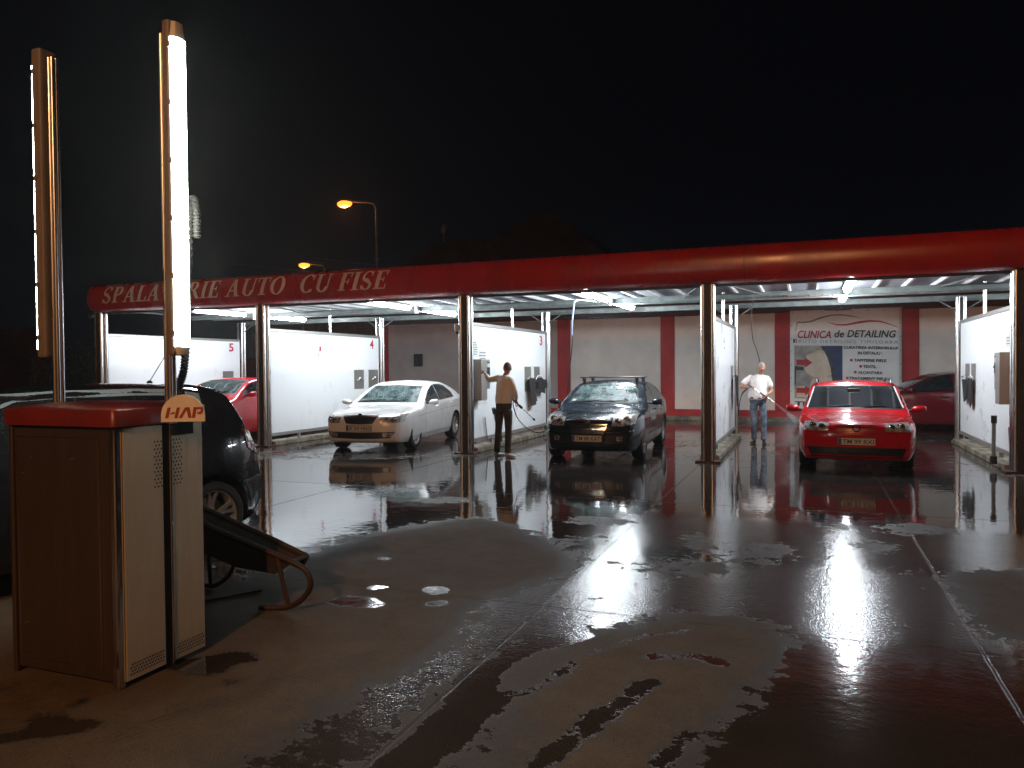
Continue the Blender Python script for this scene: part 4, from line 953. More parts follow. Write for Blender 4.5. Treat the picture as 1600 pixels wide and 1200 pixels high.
    def patch(s, name, view, up, lo, mat, nx=14, ny=8, off=.005, parent=None, mirror=False, label=None):
        out = None
        for sd in ((1, -1) if mirror else (1,)):
            v2 = {'L': 'R'}.get(view, view) if sd < 0 else view
            U, Lw = resamp(up, nx + 1), resamp(lo, nx + 1); vs = []; nn = (nx + 1)
            for j in range(ny + 1):
                for i in range(nx + 1):
                    p = U[i] * (1 - j / ny) + Lw[i] * (j / ny)
                    a = p[0] * (sd if view in 'FBT' else 1); vs.append(s.hit(v2, a, p[1], off))
            vi = [s.hit(v2, *( (lambda p: (p[0] * (sd if view in 'FBT' else 1), p[1]))(U[i] * (1 - j / ny) + Lw[i] * (j / ny))), -.012) for (i, j) in [(i, 0) for i in range(nx + 1)] + [(nx, j) for j in range(1, ny + 1)] + [(i, ny) for i in range(nx - 1, -1, -1)] + [(0, j) for j in range(ny - 1, 0, -1)]]
            rim = [j * nn + i for (i, j) in [(i, 0) for i in range(nx + 1)] + [(nx, j) for j in range(1, ny + 1)] + [(i, ny) for i in range(nx - 1, -1, -1)] + [(0, j) for j in range(ny - 1, 0, -1)]]
            m = MB().add(vs + vi, [(j * nn + i, j * nn + i + 1, (j + 1) * nn + i + 1, (j + 1) * nn + i) for j in range(ny) for i in range(nx)] + [(rim[k], rim[(k + 1) % len(rim)], nn * (ny + 1) + (k + 1) % len(rim), nn * (ny + 1) + k) for k in range(len(rim))])
            out = m.build(name, mat, parent or s.t, smooth=True, sharp=40, label=label)
        return out
    def line(s, view, pts, w=.007, mat=None, off=.0015, mirror=True, n=30, name='shut_line'):
        for sd in ((1, -1) if mirror else (1,)):
            v2 = {'L': 'R'}.get(view, view) if sd < 0 else view
            P = resamp(pts, n); vs = []
            for i, p in enumerate(P):
                d = P[min(i + 1, n - 1)] - P[max(i - 1, 0)]; d = d / max(1e-9, np.linalg.norm(d)); q = np.array([-d[1], d[0]]) * w / 2
                for e in (p + q, p - q): vs.append(s.hit(v2, e[0] * (sd if view in 'FBT' else 1), e[1], off))
            MB().add(vs, [(2 * i, 2 * i + 1, 2 * i + 3, 2 * i + 2) for i in range(n - 1)]).build(name, mat or M['under'], s.t)
    def wheels(s, rim='alloy', spokes=5, r=None, rr=None, twin=False):
        r = r or s.sp.get('wr', .315); rr = rr or r * .68
        tp = [(-.10, rr * .95), (-.105, rr), (-.105, r * .93), (-.09, r * .985), (-.06, r), (.06, r), (.09, r * .985), (.105, r * .93), (.107, r * .80), (.102, rr * 1.03), (.085, rr), (.04, rr * .95)]
        tyre = MB().lathe(tp, 48)
        rb = MB().lathe([(.088, rr * 1.0), (.092, rr * .985), (.085, rr * .95), (.02, rr * .88), (-.08, rr * .86)], 48)
        rb.lathe([(.045, 0), (.055, rr * .10), (.062, rr * .17), (.050, rr * .24), (.03, rr * .27)], 24)
        for k in range(spokes):
            a0 = 2 * math.pi * k / spokes + .3
            for da in ((-.17, .17) if twin else (0,)):
                vs = []
                for (q, hw, x) in ((rr * .18, rr * .10, .052), (rr * .55, rr * (.085 if twin else .12), .060), (rr * .95, rr * (.08 if twin else .17), .078)):
                    a = a0 + da * (q / rr - .1) * 1.3
                    for (dx, ww) in ((0, .72), (-.028, 1.)):
                        for sg in (-1, 1):
                            cy, cz = q * math.cos(a), q * math.sin(a); ty, tz = -math.sin(a), math.cos(a)
                            vs.append((x + dx, cy + ty * hw * ww * sg, cz + tz * hw * ww * sg))
                fs = []
                for i in range(2):
                    o = i * 4; fs += [(o, o + 1, o + 5, o + 4), (o, o + 2, o + 6, o + 4), (o + 1, o + 3, o + 7, o + 5), (o + 2, o + 3, o + 7, o + 6)]
                rb.add(vs, fs + [(0, 1, 3, 2), (8, 9, 11, 10)])
        for k in range(5):
            a = 2 * math.pi * k / 5; rb.lathe([(.03, .010), (.064, .009), (.064, 0)], 8, c=(0, rr * .32 * math.cos(a), rr * .32 * math.sin(a)))
        first = None
        disc = MB().lathe([(-.02, rr * .3), (-.02, rr * .72), (-.035, rr * .72)], 32)
        for ay in s.sp['axles']:
            for sd in (1, -1):
                if first is None:
                    first = tyre.build('wheel', M['tyre'], s.t, smooth=True, sharp=30); ri = rb.build('rim', M[rim], first, smooth=True, sharp=30); bd = disc.build('brake_disc', M['steel_soft'], first, smooth=True); w_ = first
                else:
                    w_ = first.copy(); COL.objects.link(w_)
                    for c_ in (ri, bd): c2 = c_.copy(); COL.objects.link(c2); c2.parent = w_
                w_.location = (sd * (s.W - .125), ay, r); w_.rotation_euler = (0 if sd > 0 else .4, 0, 0 if sd > 0 else math.pi)
    def mirror(s, y, z, mat, x=None, sz=1.):
        x = x or s.W - .03
        for sd in (1, -1):
            m = MB(); vs = []; N, K = 12, 8
            prof = [(-1, 0), (-.9, .55), (-.5, .9), (0, 1), (.5, .95), (.85, .8), (1, .5), (1.02, 0)]
            for (u, r_) in prof:
                for k in range(N):
                    a = 2 * math.pi * k / N; vs.append((sd * (x + .14 + u * .105 * sz), y + .055 * sz * r_ * math.sin(a) * (1 if math.sin(a) > 0 else 1.3) , z + .062 * sz * r_ * math.cos(a) + .01 * u))
            m.add(vs, [(i * N + j, i * N + (j + 1) % N, (i + 1) * N + (j + 1) % N, (i + 1) * N + j) for i in range(len(prof) - 1) for j in range(N)])
            o = m.build('wing_mirror', mat, s.t, smooth=True, sharp=60)
            MB().tube([(sd * (x - .04), y + .01, z - .03), (sd * (x + .06), y, z - .02)], .022, 8).build('mirror_arm', M['black'], o)
    def handle(s, y, z, mat):
        for sd in (1, -1):
            p = s.hit('L' if sd > 0 else 'R', y, z, .0)
            MB().tube([(p.x + sd * -.004, y - .09, z), (p.x + sd * .022, y - .07, z), (p.x + sd * .024, y + .07, z), (p.x + sd * -.004, y + .09, z)], .012, 8).build('door_handle', mat, s.t, smooth=True)
    def plate(s, z, text, y=None, w=.52):
        p = s.hit('F', 0, z, 0); y = p.y - .022
        pl = MB().box(-w / 2, w / 2, y, y + .012, z - .055, z + .055).build('number_plate', M['plate'], s.t, bevel=.003)
        MB().box(-w / 2 - .008, w / 2 + .008, y + .004, y + .030, z - .063, z + .063).build('plate_frame', M['black'], pl)
        MB().box(-w / 2 + .004, -w / 2 + .045, y - .0015, y + .001, z - .05, z + .05).build('blue_strip', M['euro'], pl)
        m = MB(); fit_text(m, text, -w / 2 + .065, w / 2 - .02, z - .036, z + .036, lambda u, v: (u, y - .0025, v), 0, 0, .012); m.build('plate_lettering', M['ink'], pl)
    def reflectors(s, lst):
        for (x, z, r_) in lst:
            for sd in (1, -1):
                p = s.hit('F', sd * x, z, .008)
                MB().lathe([(-.012, r_), (-.016, r_ * .88), (-.006, r_ * .7), (-.010, r_ * .35), (-.018, 0)], 20, axis='y', c=tuple(p)).build('reflector', M['chrome'], s.t, smooth=True)
    def wipers(s, y, z, hw):
        for x0, x1 in ((-hw * .85, -.02), (-.05, hw * .72)):
            pts = []
            for k in range(8):
                u = k / 7; pts.append(s.hit('F', x0 + (x1 - x0) * u, z + .035 * u + .012, .022))
            MB().tube(pts, .009, 6).build('wiper', M['black'], s.t)

def front_window(c, wb, zb, wt, zt, bw=.02, mat='glass', dz=.02):
    """windscreen with a dark border strip"""
    c.patch('windscreen_seal', 'F', [(-wt - bw, zt + bw), (0, zt + bw + dz), (wt + bw, zt + bw)], [(-wb - bw, zb - bw), (0, zb - bw + dz * .4), (wb + bw, zb - bw)], M['black'], 24, 10, .003)
    c.patch('windscreen', 'F', [(-wt, zt), (0, zt + dz), (wt, zt)], [(-wb, zb), (0, zb + dz * .4), (wb, zb)], M[mat], 24, 12, .008)

# --- white saloon
sp = dict(W=1.80, L=4.66, paint=M['p_white'], axles=(.90, 3.58), wr=.32, arch=.365,
    top=[(0, .58), (.02, .68), (.06, .745), (.13, .79), (.3, .838), (.7, .885), (1.1, .922), (1.28, .94), (1.42, 1.0), (1.75, 1.165), (2.05, 1.31), (2.3, 1.395), (2.65, 1.455), (3.0, 1.455), (3.35, 1.405), (3.8, 1.27), (4.2, 1.13), (4.45, 1.065), (4.6, 1.02), (4.65, .85), (4.66, .72)],
    bot=[(0, .30), (.03, .24), (.15, .19), (.5, .17), (4.1, .17), (4.5, .26), (4.66, .42)], belt=[(0, .77), (.6, .82), (1.3, .89), (3.4, .97), (4.66, .99)])
c = Car('white saloon with wet windscreen standing in bay 4', sp, (-8.32, 13.07, 0), R(8.0)); c.t.scale.z = .955
front_window(c, .67, .995, .55, 1.31)
c.patch('grille', 'F', [(-.36, .735), (-.1, .75), (0, .75), (.1, .75), (.36, .735)], [(-.28, .60), (-.1, .585), (.1, .585), (.28, .60)], M['grille'], 16, 6, .008)
c.line('F', [(-.37, .745), (0, .762), (.37, .745)], .018, M['chrome'], .012, False, name='grille_trim')
MB().lathe([(-.02, 0), (-.016, .045), (0, .048)], 20, axis='y', c=(0, c.hit('F', 0, .765, 0).y - .008, .768)).build('badge', M['chrome'], c.t, smooth=True)
c.patch('headlight', 'F', [(.41, .735), (.6, .745), (.84, .80)], [(.43, .615), (.62, .60), (.83, .635)], M['lens'], 12, 6, .006, mirror=True)
c.patch('lower_grille', 'F', [(-.72, .43), (0, .42), (.72, .43)], [(-.62, .30), (0, .285), (.62, .30)], M['grille'], 20, 5, .007)
c.patch('fog_light', 'F', [(.47, .40), (.70, .415)], [(.49, .325), (.64, .33)], M['lens'], 8, 4, .012, mirror=True)
c.plate(.505, 'IF 09 FRG'); c.reflectors([(.56, .675, .05), (.68, .69, .045), (.60, .362, .032)])
c.patch('front_side_window', 'L', [(1.62, 1.03), (2.0, 1.22), (2.3, 1.32), (2.48, 1.35)], [(1.58, .945), (2.5, .985)], M['glass_dry'], 12, 6, .005, mirror=True)
c.patch('rear_side_window', 'L', [(2.53, 1.355), (2.9, 1.355), (3.2, 1.305), (3.52, 1.16)], [(2.53, .985), (3.6, 1.03)], M['glass_dry'], 12, 6, .005, mirror=True)
c.patch('rear_window', 'B', [(-.5, 1.36), (.5, 1.36)], [(-.6, 1.12), (.6, 1.12)], M['glass_dark'], 12, 6, .005)
for pl in ([(1.45, .30), (1.42, .7), (1.55, .96)], [(2.5, .28), (2.52, 1.0)], [(3.3, .62), (3.55, .85), (3.62, 1.03)], [(1.45, .29), (3.2, .29)]): c.line('L', pl)
c.line('T', [(-.72, .45), (-.62, 1.2), (0, 1.24), (.62, 1.2), (.72, .45)], .008, None, .0015, False)
c.line('L', [(.9, .70), (2.2, .76), (4.2, .82)], .006, M['under'], .001, name='crease')
c.wheels('alloy', 7); c.mirror(1.62, .98, M['p_white']); c.handle(2.28, .86, M['p_white']); c.handle(3.25, .89, M['p_white']); c.wipers(1.3, .975, .66)
# --- blue-black saloon with roof bars
sp = dict(W=1.78, L=4.55, paint=M['p_dark'], axles=(.88, 3.46), wr=.315, arch=.362,
    top=[(0, .60), (.02, .70), (.06, .76), (.14, .80), (.3, .85), (.7, .915), (1.0, .95), (1.18, .975), (1.32, 1.035), (1.65, 1.205), (1.95, 1.35), (2.2, 1.42), (2.6, 1.462), (2.95, 1.45), (3.3, 1.385), (3.65, 1.24), (3.9, 1.12), (4.05, 1.08), (4.35, 1.055), (4.5, 1.01), (4.54, .85), (4.55, .7)],
    bot=[(0, .29), (.03, .24), (.15, .19), (.5, .17), (4.0, .17), (4.4, .26), (4.55, .42)], belt=[(0, .78), (.6, .86), (1.2, .945), (3.4, 1.0), (4.55, 1.0)])
c = Car('blue black saloon with roof bars standing in bay 3', sp, (-3.60, 12.88, 0), R(2.6)); c.t.scale.z = .955
front_window(c, .66, 1.03, .55, 1.35)
c.patch('upper_grille', 'F', [(-.40, .775), (0, .785), (.40, .775)], [(-.30, .655), (0, .645), (.30, .655)], M['grille'], 16, 5, .007)
for z, w in ((.755, .40), (.72, .37), (.685, .34)): c.line('F', [(-w, z), (0, z + .004), (w, z)], .018, M['chrome'], .014, False, name='chrome_bar')
c.patch('chrome_band', 'F', [(-.31, .635), (0, .625), (.31, .635)], [(-.27, .525), (0, .52), (.27, .525)], M['chrome'], 16, 5, .012)
c.line('F', [(-.33, .65), (-.27, .50), (-.2, .365), (.2, .365), (.27, .50), (.33, .65)], .018, M['chrome'], .012, False, name='grille_frame')
MB().lathe([(-.03, 0), (-.026, .05), (-.02, .062), (0, .066)], 24, axis='y', c=(0, c.hit('F', 0, .72, 0).y - .008, .715)).build('badge', M['black'], c.t, smooth=True)
c.patch('headlight', 'F', [(.43, .80), (.6, .845), (.80, .865)], [(.42, .66), (.6, .655), (.80, .70)], M['lens'], 12, 6, .006, mirror=True)
c.patch('lower_grille', 'F', [(.34, .50), (.74, .52)], [(.30, .34), (.66, .35)], M['grille'], 10, 5, .006, mirror=True)
c.line('F', [(.33, .545), (.5, .545), (.78, .575)], .014, M['chrome'], .008, True, name='bumper_trim')
c.patch('fog_light', 'F', [(.50, .47), (.60, .475)], [(.51, .39), (.60, .395)], M['lens'], 6, 4, .012, mirror=True)
c.plate(.435, 'TM 88 KAT'); c.reflectors([(.52, .735, .055), (.66, .765, .060), (.55, .432, .03)])
c.patch('front_side_window', 'L', [(1.50, 1.085), (1.9, 1.30), (2.2, 1.368), (2.36, 1.378)], [(1.48, .99), (2.38, 1.02)], M['glass_dry'], 12, 6, .005, mirror=True)
c.patch('rear_side_window', 'L', [(2.42, 1.38), (2.8, 1.37), (3.08, 1.32), (3.42, 1.15)], [(2.42, 1.02), (3.48, 1.05)], M['glass_dry'], 12, 6, .005, mirror=True)
c.line('L', [(1.45, .975), (2.4, 1.005), (3.55, 1.04), (3.45, 1.16)], .014, M['chrome'], .006, True, name='window_trim')
for pl in ([(1.32, .30), (1.30, .7), (1.45, .96)], [(2.4, .28), (2.41, 1.0)], [(3.15, .62), (3.42, .85), (3.5, 1.03)]): c.line('L', pl)
c.line('L', [(1.35, .44), (3.05, .44)], .03, M['black'], .008, True, name='rub_strip')
c.line('T', [(-.70, .40), (-.60, 1.08), (0, 1.12), (.60, 1.08), (.70, .40)], .008, None, .0015, False)
for s_, y0, y1, z0, z1 in (('Barom B', 1.5, 2.15, .80, .88), ('7OANU', 1.5, 2.2, .66, .755), ('ORIZ', 2.65, 3.15, .84, .935)):
    m = MB(); fit_text(m, s_, y0, y1, z0, z1, lambda u, v, c=c: c.hit('L', u, v, .003), 0, 0, .02); m.build('door_lettering', M['plate'], c.t)
c.wheels('hubcap', 9); c.mirror(1.52, 1.04, M['p_dark']); c.handle(2.15, .87, M['p_dark']); c.handle(3.1, .90, M['p_dark']); c.wipers(1.2, 1.01, .66)
c.patch('windscreen_sticker', 'F', [(-.60, 1.085), (-.53, 1.085)], [(-.61, 1.05), (-.54, 1.05)], M['plate'], 3, 3, .011)
for yb in (2.12, 2.92):
    rb = thing('roof_bar', 'front' if yb < 2.5 else 'rear', 'x')  # becomes a part below
    for k in ('label', 'category'): del rb[k]
    rb.parent = c.t; rb.location = (0, yb, 0)
    MB().box(-.62, .62, -.022, .022, 1.505, 1.528).build('cross_bar', M['black'], rb, bevel=.008)
    for sd in (-1, 1):
        MB().tube([(sd * .53, 0, 1.37), (sd * .53, 0, 1.46)], .034, 10).tube([(sd * .53, -.02, 1.45), (sd * .53, -.02, 1.51)], .04, 10).build('foot', M['black'], rb, smooth=True, bevel=.006)
# --- red estate
sp = dict(W=1.735, L=4.40, paint=M['p_red'], axles=(.87, 3.38), wr=.31, arch=.352, bow=.17,
    top=[(0, .60), (.015, .70), (.05, .76), (.12, .79), (.3, .825), (.7, .87), (1.0, .90), (1.15, .92), (1.28, .985), (1.6, 1.165), (1.88, 1.33), (2.1, 1.415), (2.5, 1.44), (3.2, 1.435), (3.8, 1.40), (4.02, 1.36), (4.2, 1.15), (4.32, .98), (4.37, .85), (4.40, .6)],
    bot=[(0, .27), (.03, .22), (.15, .18), (.5, .17), (4.0, .17), (4.3, .26), (4.40, .40)], belt=[(0, .76), (.6, .80), (1.15, .875), (3.4, .93), (4.4, .95)], tum=.28,
    plan=[(0, .86), (.10, .92), (.35, .975), (.8, 1), (3.4, 1), (3.95, .965), (4.28, .90), (4.4, .83)])
c = Car('red estate car with roof rails facing the camera, middle right bay', sp, (.675, 12.85, 0), R(-1.5)); c.t.scale.z = .955
front_window(c, .73, .975, .63, 1.325, mat='glass_dark')
c.line('F', [(.74, .97), (.64, 1.325)], .022, M['plate'], .011, True, name='pillar_trim')
c.patch('grille', 'F', [(-.30, .765), (0, .77), (.30, .765)], [(-.27, .665), (0, .655), (.27, .665)], M['p_red'], 14, 5, .007)
for z in (.75, .725, .70, .675): c.line('F', [(-.28, z), (.28, z)], .007, M['grille'], .010, False, name='grille_slot')
MB().lathe([(-.022, .042), (-.026, .052), (-.022, .062), (0, .064)], 28, axis='y', c=(0, c.hit('F', 0, .715, 0).y - .006, .715)).build('badge', M['chrome'], c.t, smooth=True)
c.patch('headlight', 'F', [(.395, .785), (.55, .79), (.755, .79)], [(.40, .665), (.55, .66), (.755, .655)], M['lens'], 12, 6, .006, mirror=True)
c.line('F', [(-.80, .635), (0, .63), (.80, .635)], .008, M['under'], .003, False)
c.line('F', [(-.82, .53), (-.3, .53)], .03, M['p_red'], .012, False, name='bumper_strip'); c.line('F', [(.3, .53), (.82, .53)], .03, M['p_red'], .012, False, name='bumper_strip')
c.patch('lower_grille', 'F', [(-.74, .40), (0, .41), (.74, .40)], [(-.74, .20), (0, .20), (.74, .20)], M['grille'], 16, 4, .005)  # black intake, enlarged to also stand for the shaded lower bumper
c.plate(.50, 'TM 99 RXI'); c.reflectors([(.49, .73, .045), (.62, .735, .055)])
c.patch('front_side_window', 'L', [(1.45, 1.05), (1.8, 1.27), (2.05, 1.335), (2.25, 1.345)], [(1.42, .965), (2.27, .975)], M['glass_dark'], 12, 6, .005, mirror=True)
c.patch('rear_side_window', 'L', [(2.33, 1.35), (3.15, 1.34)], [(2.33, .98), (3.2, .99)], M['glass_dark'], 12, 6, .005, mirror=True)
c.patch('rear_quarter_window', 'L', [(3.25, 1.335), (3.85, 1.30)], [(3.27, .99), (3.98, 1.02)], M['glass_dark'], 12, 6, .005, mirror=True)
for pl in ([(1.28, .30), (1.26, .7), (1.4, .93)], [(2.3, .28), (2.3, .97)], [(2.95, .62), (3.2, .85), (3.22, .98)]): c.line('L', pl)
c.line('T', [(-.72, .30), (-.66, .9), (-.62, 1.05), (0, 1.08), (.62, 1.05), (.66, .9), (.72, .30)], .008, None, .0015, False)
c.wheels('hubcap', 7); c.mirror(1.45, .95, M['p_red'], sz=1.05); c.handle(2.05, .84, M['p_red']); c.handle(2.9, .86, M['p_red']); c.wipers(1.2, .955, .66)
MB().box(-.10, .10, 0, .02, 0, .055).build('inner_mirror', M['black'], c.t, loc=(0, 1.72, 1.25), bevel=.01)
for sd in (-1, 1):
    MB().tube([(sd * .60, 2.02, 1.385), (sd * .605, 2.12, 1.445), (sd * .615, 2.3, 1.46), (sd * .615, 3.6, 1.45), (sd * .605, 3.8, 1.42), (sd * .60, 3.88, 1.36)], .014, 8).build('roof_rail', M['black'], c.t, smooth=True)
# --- red hatchback
sp = dict(W=1.72, L=3.95, paint=M['p_red2'], axles=(.80, 3.29), wr=.30, arch=.345, bow=.30,
    top=[(0, .58), (.03, .70), (.08, .78), (.2, .86), (.5, .955), (.8, 1.02), (.95, 1.06), (1.3, 1.24), (1.7, 1.42), (2.0, 1.475), (2.5, 1.48), (3.1, 1.44), (3.5, 1.37), (3.75, 1.05), (3.9, .85), (3.95, .6)],
    bot=[(0, .28), (.03, .22), (.2, .18), (3.6, .18), (3.95, .40)], belt=[(0, .82), (.9, .98), (3.3, 1.08), (3.95, 1.05)])
c = Car('bright red hatchback half hidden behind the steel posts of bay 5', sp, (-12.82, 12.95, 0), R(6))
front_window(c, .64, 1.12, .53, 1.40, mat='glass_dry')
c.patch('headlight', 'F', [(.45, .86), (.6, .93), (.76, .98)], [(.46, .68), (.6, .68), (.77, .82)], M['lens'], 12, 6, .006, mirror=True)
c.patch('grille', 'F', [(-.4, .50), (.4, .50)], [(-.36, .32), (.36, .32)], M['grille'], 12, 5, .006)
c.patch('front_side_window', 'L', [(1.25, 1.13), (1.6, 1.32), (1.9, 1.39), (2.2, 1.40)], [(1.22, 1.05), (2.2, 1.09)], M['glass_dark'], 12, 6, .005, mirror=True)
c.patch('rear_side_window', 'L', [(2.26, 1.40), (2.9, 1.37), (3.3, 1.25)], [(2.26, 1.09), (3.35, 1.14)], M['glass_dark'], 12, 6, .005, mirror=True)
for pl in ([(1.2, .30), (1.18, .8), (1.25, 1.03)], [(2.23, .28), (2.23, 1.08)]): c.line('L', pl)
c.wheels('hubcap', 7); c.mirror(1.32, 1.10, M['p_red2']); c.handle(2.05, .92, M['p_red2']); c.wipers(1.0, 1.10, .6)
# --- maroon saloon parked across, by the wall
sp = dict(W=1.82, L=4.75, paint=M['p_maroon'], axles=(.95, 3.66), wr=.325, arch=.37,
    top=[(0, .60), (.03, .70), (.1, .77), (.3, .84), (.7, .92), (1.1, .98), (1.3, 1.02), (1.6, 1.17), (2.05, 1.38), (2.35, 1.45), (2.7, 1.475), (3.1, 1.455), (3.5, 1.37), (4.0, 1.16), (4.3, 1.10), (4.65, 1.04), (4.72, .85), (4.75, .7)],
    bot=[(0, .30), (.03, .24), (.2, .19), (4.3, .19), (4.75, .42)], belt=[(0, .78), (1.2, .96), (3.4, 1.01), (4.75, 1.0)])
c = Car('maroon saloon parked sideways by the wall behind the red estate', sp, (.62, 21.5, 0), R(-90 + 3))
front_window(c, .66, 1.08, .55, 1.38, mat='glass_dark')
c.patch('front_side_window', 'L', [(1.60, 1.07), (2.0, 1.30), (2.3, 1.375), (2.52, 1.388)], [(1.58, .995), (2.54, 1.03)], M['glass_dark'], 12, 6, .005, mirror=True)
c.patch('rear_side_window', 'L', [(2.60, 1.39), (3.0, 1.375), (3.3, 1.30), (3.65, 1.17)], [(2.6, 1.03), (3.72, 1.06)], M['glass_dark'], 12, 6, .005, mirror=True)
c.patch('headlight', 'F', [(.45, .75), (.83, .80)], [(.45, .63), (.80, .65)], M['lens'], 10, 5, .006, mirror=True)
c.line('L', [(1.5, .985), (2.5, 1.02), (3.8, 1.055)], .014, M['chrome'], .005, True, name='window_trim')
for pl in ([(1.45, .30), (1.42, .7), (1.55, .96)], [(2.56, .28), (2.57, 1.0)], [(3.4, .62), (3.7, .85)]): c.line('L', pl)
c.wheels('alloy', 7); c.mirror(1.6, 1.03, M['p_maroon']); c.handle(2.35, .87, M['chrome']); c.handle(3.4, .90, M['chrome'])
# --- black hatchback in the left foreground
sp = dict(W=1.76, L=4.25, paint=M['p_black'], axles=(.90, 3.50), wr=.325, arch=.385, bow=.2, bowr=.20, tum=.42,
    top=[(0, .6), (.03, .7), (.1, .78), (.3, .86), (.7, .95), (1.0, 1.02), (1.15, 1.08), (1.6, 1.33), (1.95, 1.47), (2.3, 1.53), (2.7, 1.55), (3.2, 1.54), (3.6, 1.515), (3.84, 1.48), (3.90, 1.40), (4.02, 1.20), (4.10, 1.06), (4.15, .98), (4.19, .86), (4.245, .70), (4.25, .58)],
    bot=[(0, .28), (.2, .2), (3.9, .2), (4.05, .24), (4.18, .30), (4.25, .42)], belt=[(0, .8), (1.1, .98), (3.3, 1.07), (4.25, 1.10)],
    plan=[(0, .8), (.12, .88), (.4, .965), (.9, 1), (3.6, 1), (3.9, .975), (4.1, .94), (4.25, .88)])
c = Car('black hatchback behind the vacuum station, its rear wheel and tail lamp showing', sp, (-6.45, 2.17, 0), R(-10))
c.patch('front_side_window', 'L', [(1.35, 1.13), (1.7, 1.33), (2.0, 1.425), (2.3, 1.45)], [(1.35, 1.04), (2.3, 1.08)], M['glass_dark'], 14, 7, .005, mirror=True)
c.patch('rear_side_window', 'L', [(2.38, 1.452), (2.9, 1.448), (3.18, 1.43), (3.36, 1.40)], [(2.38, 1.085), (3.36, 1.15)], M['glass_dark'], 14, 7, .005, mirror=True)
c.line('L', [(1.15, 1.04), (1.6, 1.32), (1.95, 1.445), (2.3, 1.468), (2.9, 1.470), (3.30, 1.455)], .05, M['trim_sheen'], .009, True, n=50, name='roof_sheen_trim')  # door frame band coloured as if reflecting the pole tube
c.patch('rear_pillar_sheen', 'L', [(3.37, 1.46), (3.50, 1.44)], [(3.37, 1.36), (3.50, 1.36)], M['trim_sheen'], 4, 4, .009, mirror=True)
front_window(c, .66, 1.13, .54, 1.44, mat='glass_dark')
c.patch('rear_window', 'B', [(-.52, 1.42), (.52, 1.42)], [(-.60, 1.14), (.60, 1.14)], M['glass_dark'], 14, 8, .006)
c.patch('spoiler', 'T', [(-.55, 3.70), (.55, 3.70)], [(-.52, 3.90), (.52, 3.90)], M['p_black'], 14, 5, .02)
c.patch('tail_lamp', 'L', [(3.86, 1.10), (3.98, 1.08), (4.06, 1.04)], [(3.90, .92), (4.0, .86), (4.10, .80)], M['lens_red'], 10, 8, .010, mirror=True)
c.patch('tail_lamp_clear', 'L', [(3.89, 1.085), (4.045, 1.045)], [(3.91, .99), (4.06, .95)], M['lens'], 8, 5, .014, mirror=True)
for pl in ([(1.45, .3), (1.43, .8), (1.5, 1.03)], [(2.34, .30), (2.34, 1.08)], [(3.12, .70), (3.25, .90), (3.36, 1.12)], [(3.62, .72), (3.9, .78), (4.14, .80)], [(3.72, .93), (3.80, .93), (3.80, 1.02), (3.72, 1.02), (3.72, .93)]): c.line('L', pl, .006)
c.line('L', [(3.80, .60), (3.95, .63), (4.2, .655)], .028, M['black'], .010, True, name='bumper_strip')
c.line('L', [(3.82, .615), (3.95, .643), (4.18, .67)], .006, M['chrome'], .013, True, name='bumper_trim')
c.line('L', [(3.52 + .42 * math.cos(a), .335 + .42 * math.sin(a)) for a in [math.pi * k / 16 for k in range(17)]], .02, M['p_black'], .012, True, n=40, name='arch_lip')
MB().lathe([(0, .0), (0, .03), (.02, .02), (.03, 0)], 12, axis='z', c=(0, 3.45, 1.535)).tube([(0, 3.45, 1.55), (0, 3.62, 1.80)], .004, 6).build('aerial', M['black'], c.t)
c.wheels('alloy', 5, r=.325, rr=.245, twin=True)
c.mirror(1.35, 1.10, M['p_black']); c.handle(2.15, .92, M['p_black']); c.handle(3.1, .95, M['p_black'])
c.patch('reflector', 'B', [(.62, .38), (.78, .40)], [(.62, .35), (.78, .36)], M['plate'], 4, 3, .006, mirror=True)
MB().tube([(.72, 4.10, .30), (.88, 3.95, .27)], .008, 6).build('bumper_glint', M['chrome'], c.t)

# ------------------------------------------------------------------ people
def skin_piece(pts, edges, sub=2):
    me = bpy.data.meshes.new('k'); names = list(pts); idx = {n: i for i, n in enumerate(names)}
    me.from_pydata([pts[n][:3] for n in names], [(idx[a], idx[b]) for a, b in edges], [])
    o = bpy.data.objects.new('k', me); COL.objects.link(o)
    md = o.modifiers.new('s', 'SKIN'); md.use_smooth_shade = True; md.branch_smoothing = .5
    lay = me.skin_vertices[0].data if me.skin_vertices else None
    if lay is None:
        bm = bmesh.new(); bm.from_mesh(me); bm.verts.layers.skin.verify(); bm.to_mesh(me); bm.free(); lay = me.skin_vertices[0].data
    for n in names:
        r_ = pts[n][3]; lay[idx[n]].radius = (r_, pts[n][4] if len(pts[n]) > 4 else r_); lay[idx[n]].use_root = False
    lay[0].use_root = True
    ss = o.modifiers.new('u', 'SUBSURF'); ss.levels = sub; ss.render_levels = sub
    bpy.context.view_layer.update()
    m2 = bpy.data.meshes.new_from_object(o.evaluated_get(bpy.context.evaluated_depsgraph_get()))
    vs = [tuple(v.co) for v in m2.vertices]; fs = [tuple(p.vertices) for p in m2.polygons]
    bpy.data.objects.remove(o); bpy.data.meshes.remove(m2); return vs, fs
def chain(lst):
    pts = {i: p for i, p in enumerate(lst)}; return pts, [(i, i + 1) for i in range(len(lst) - 1)]
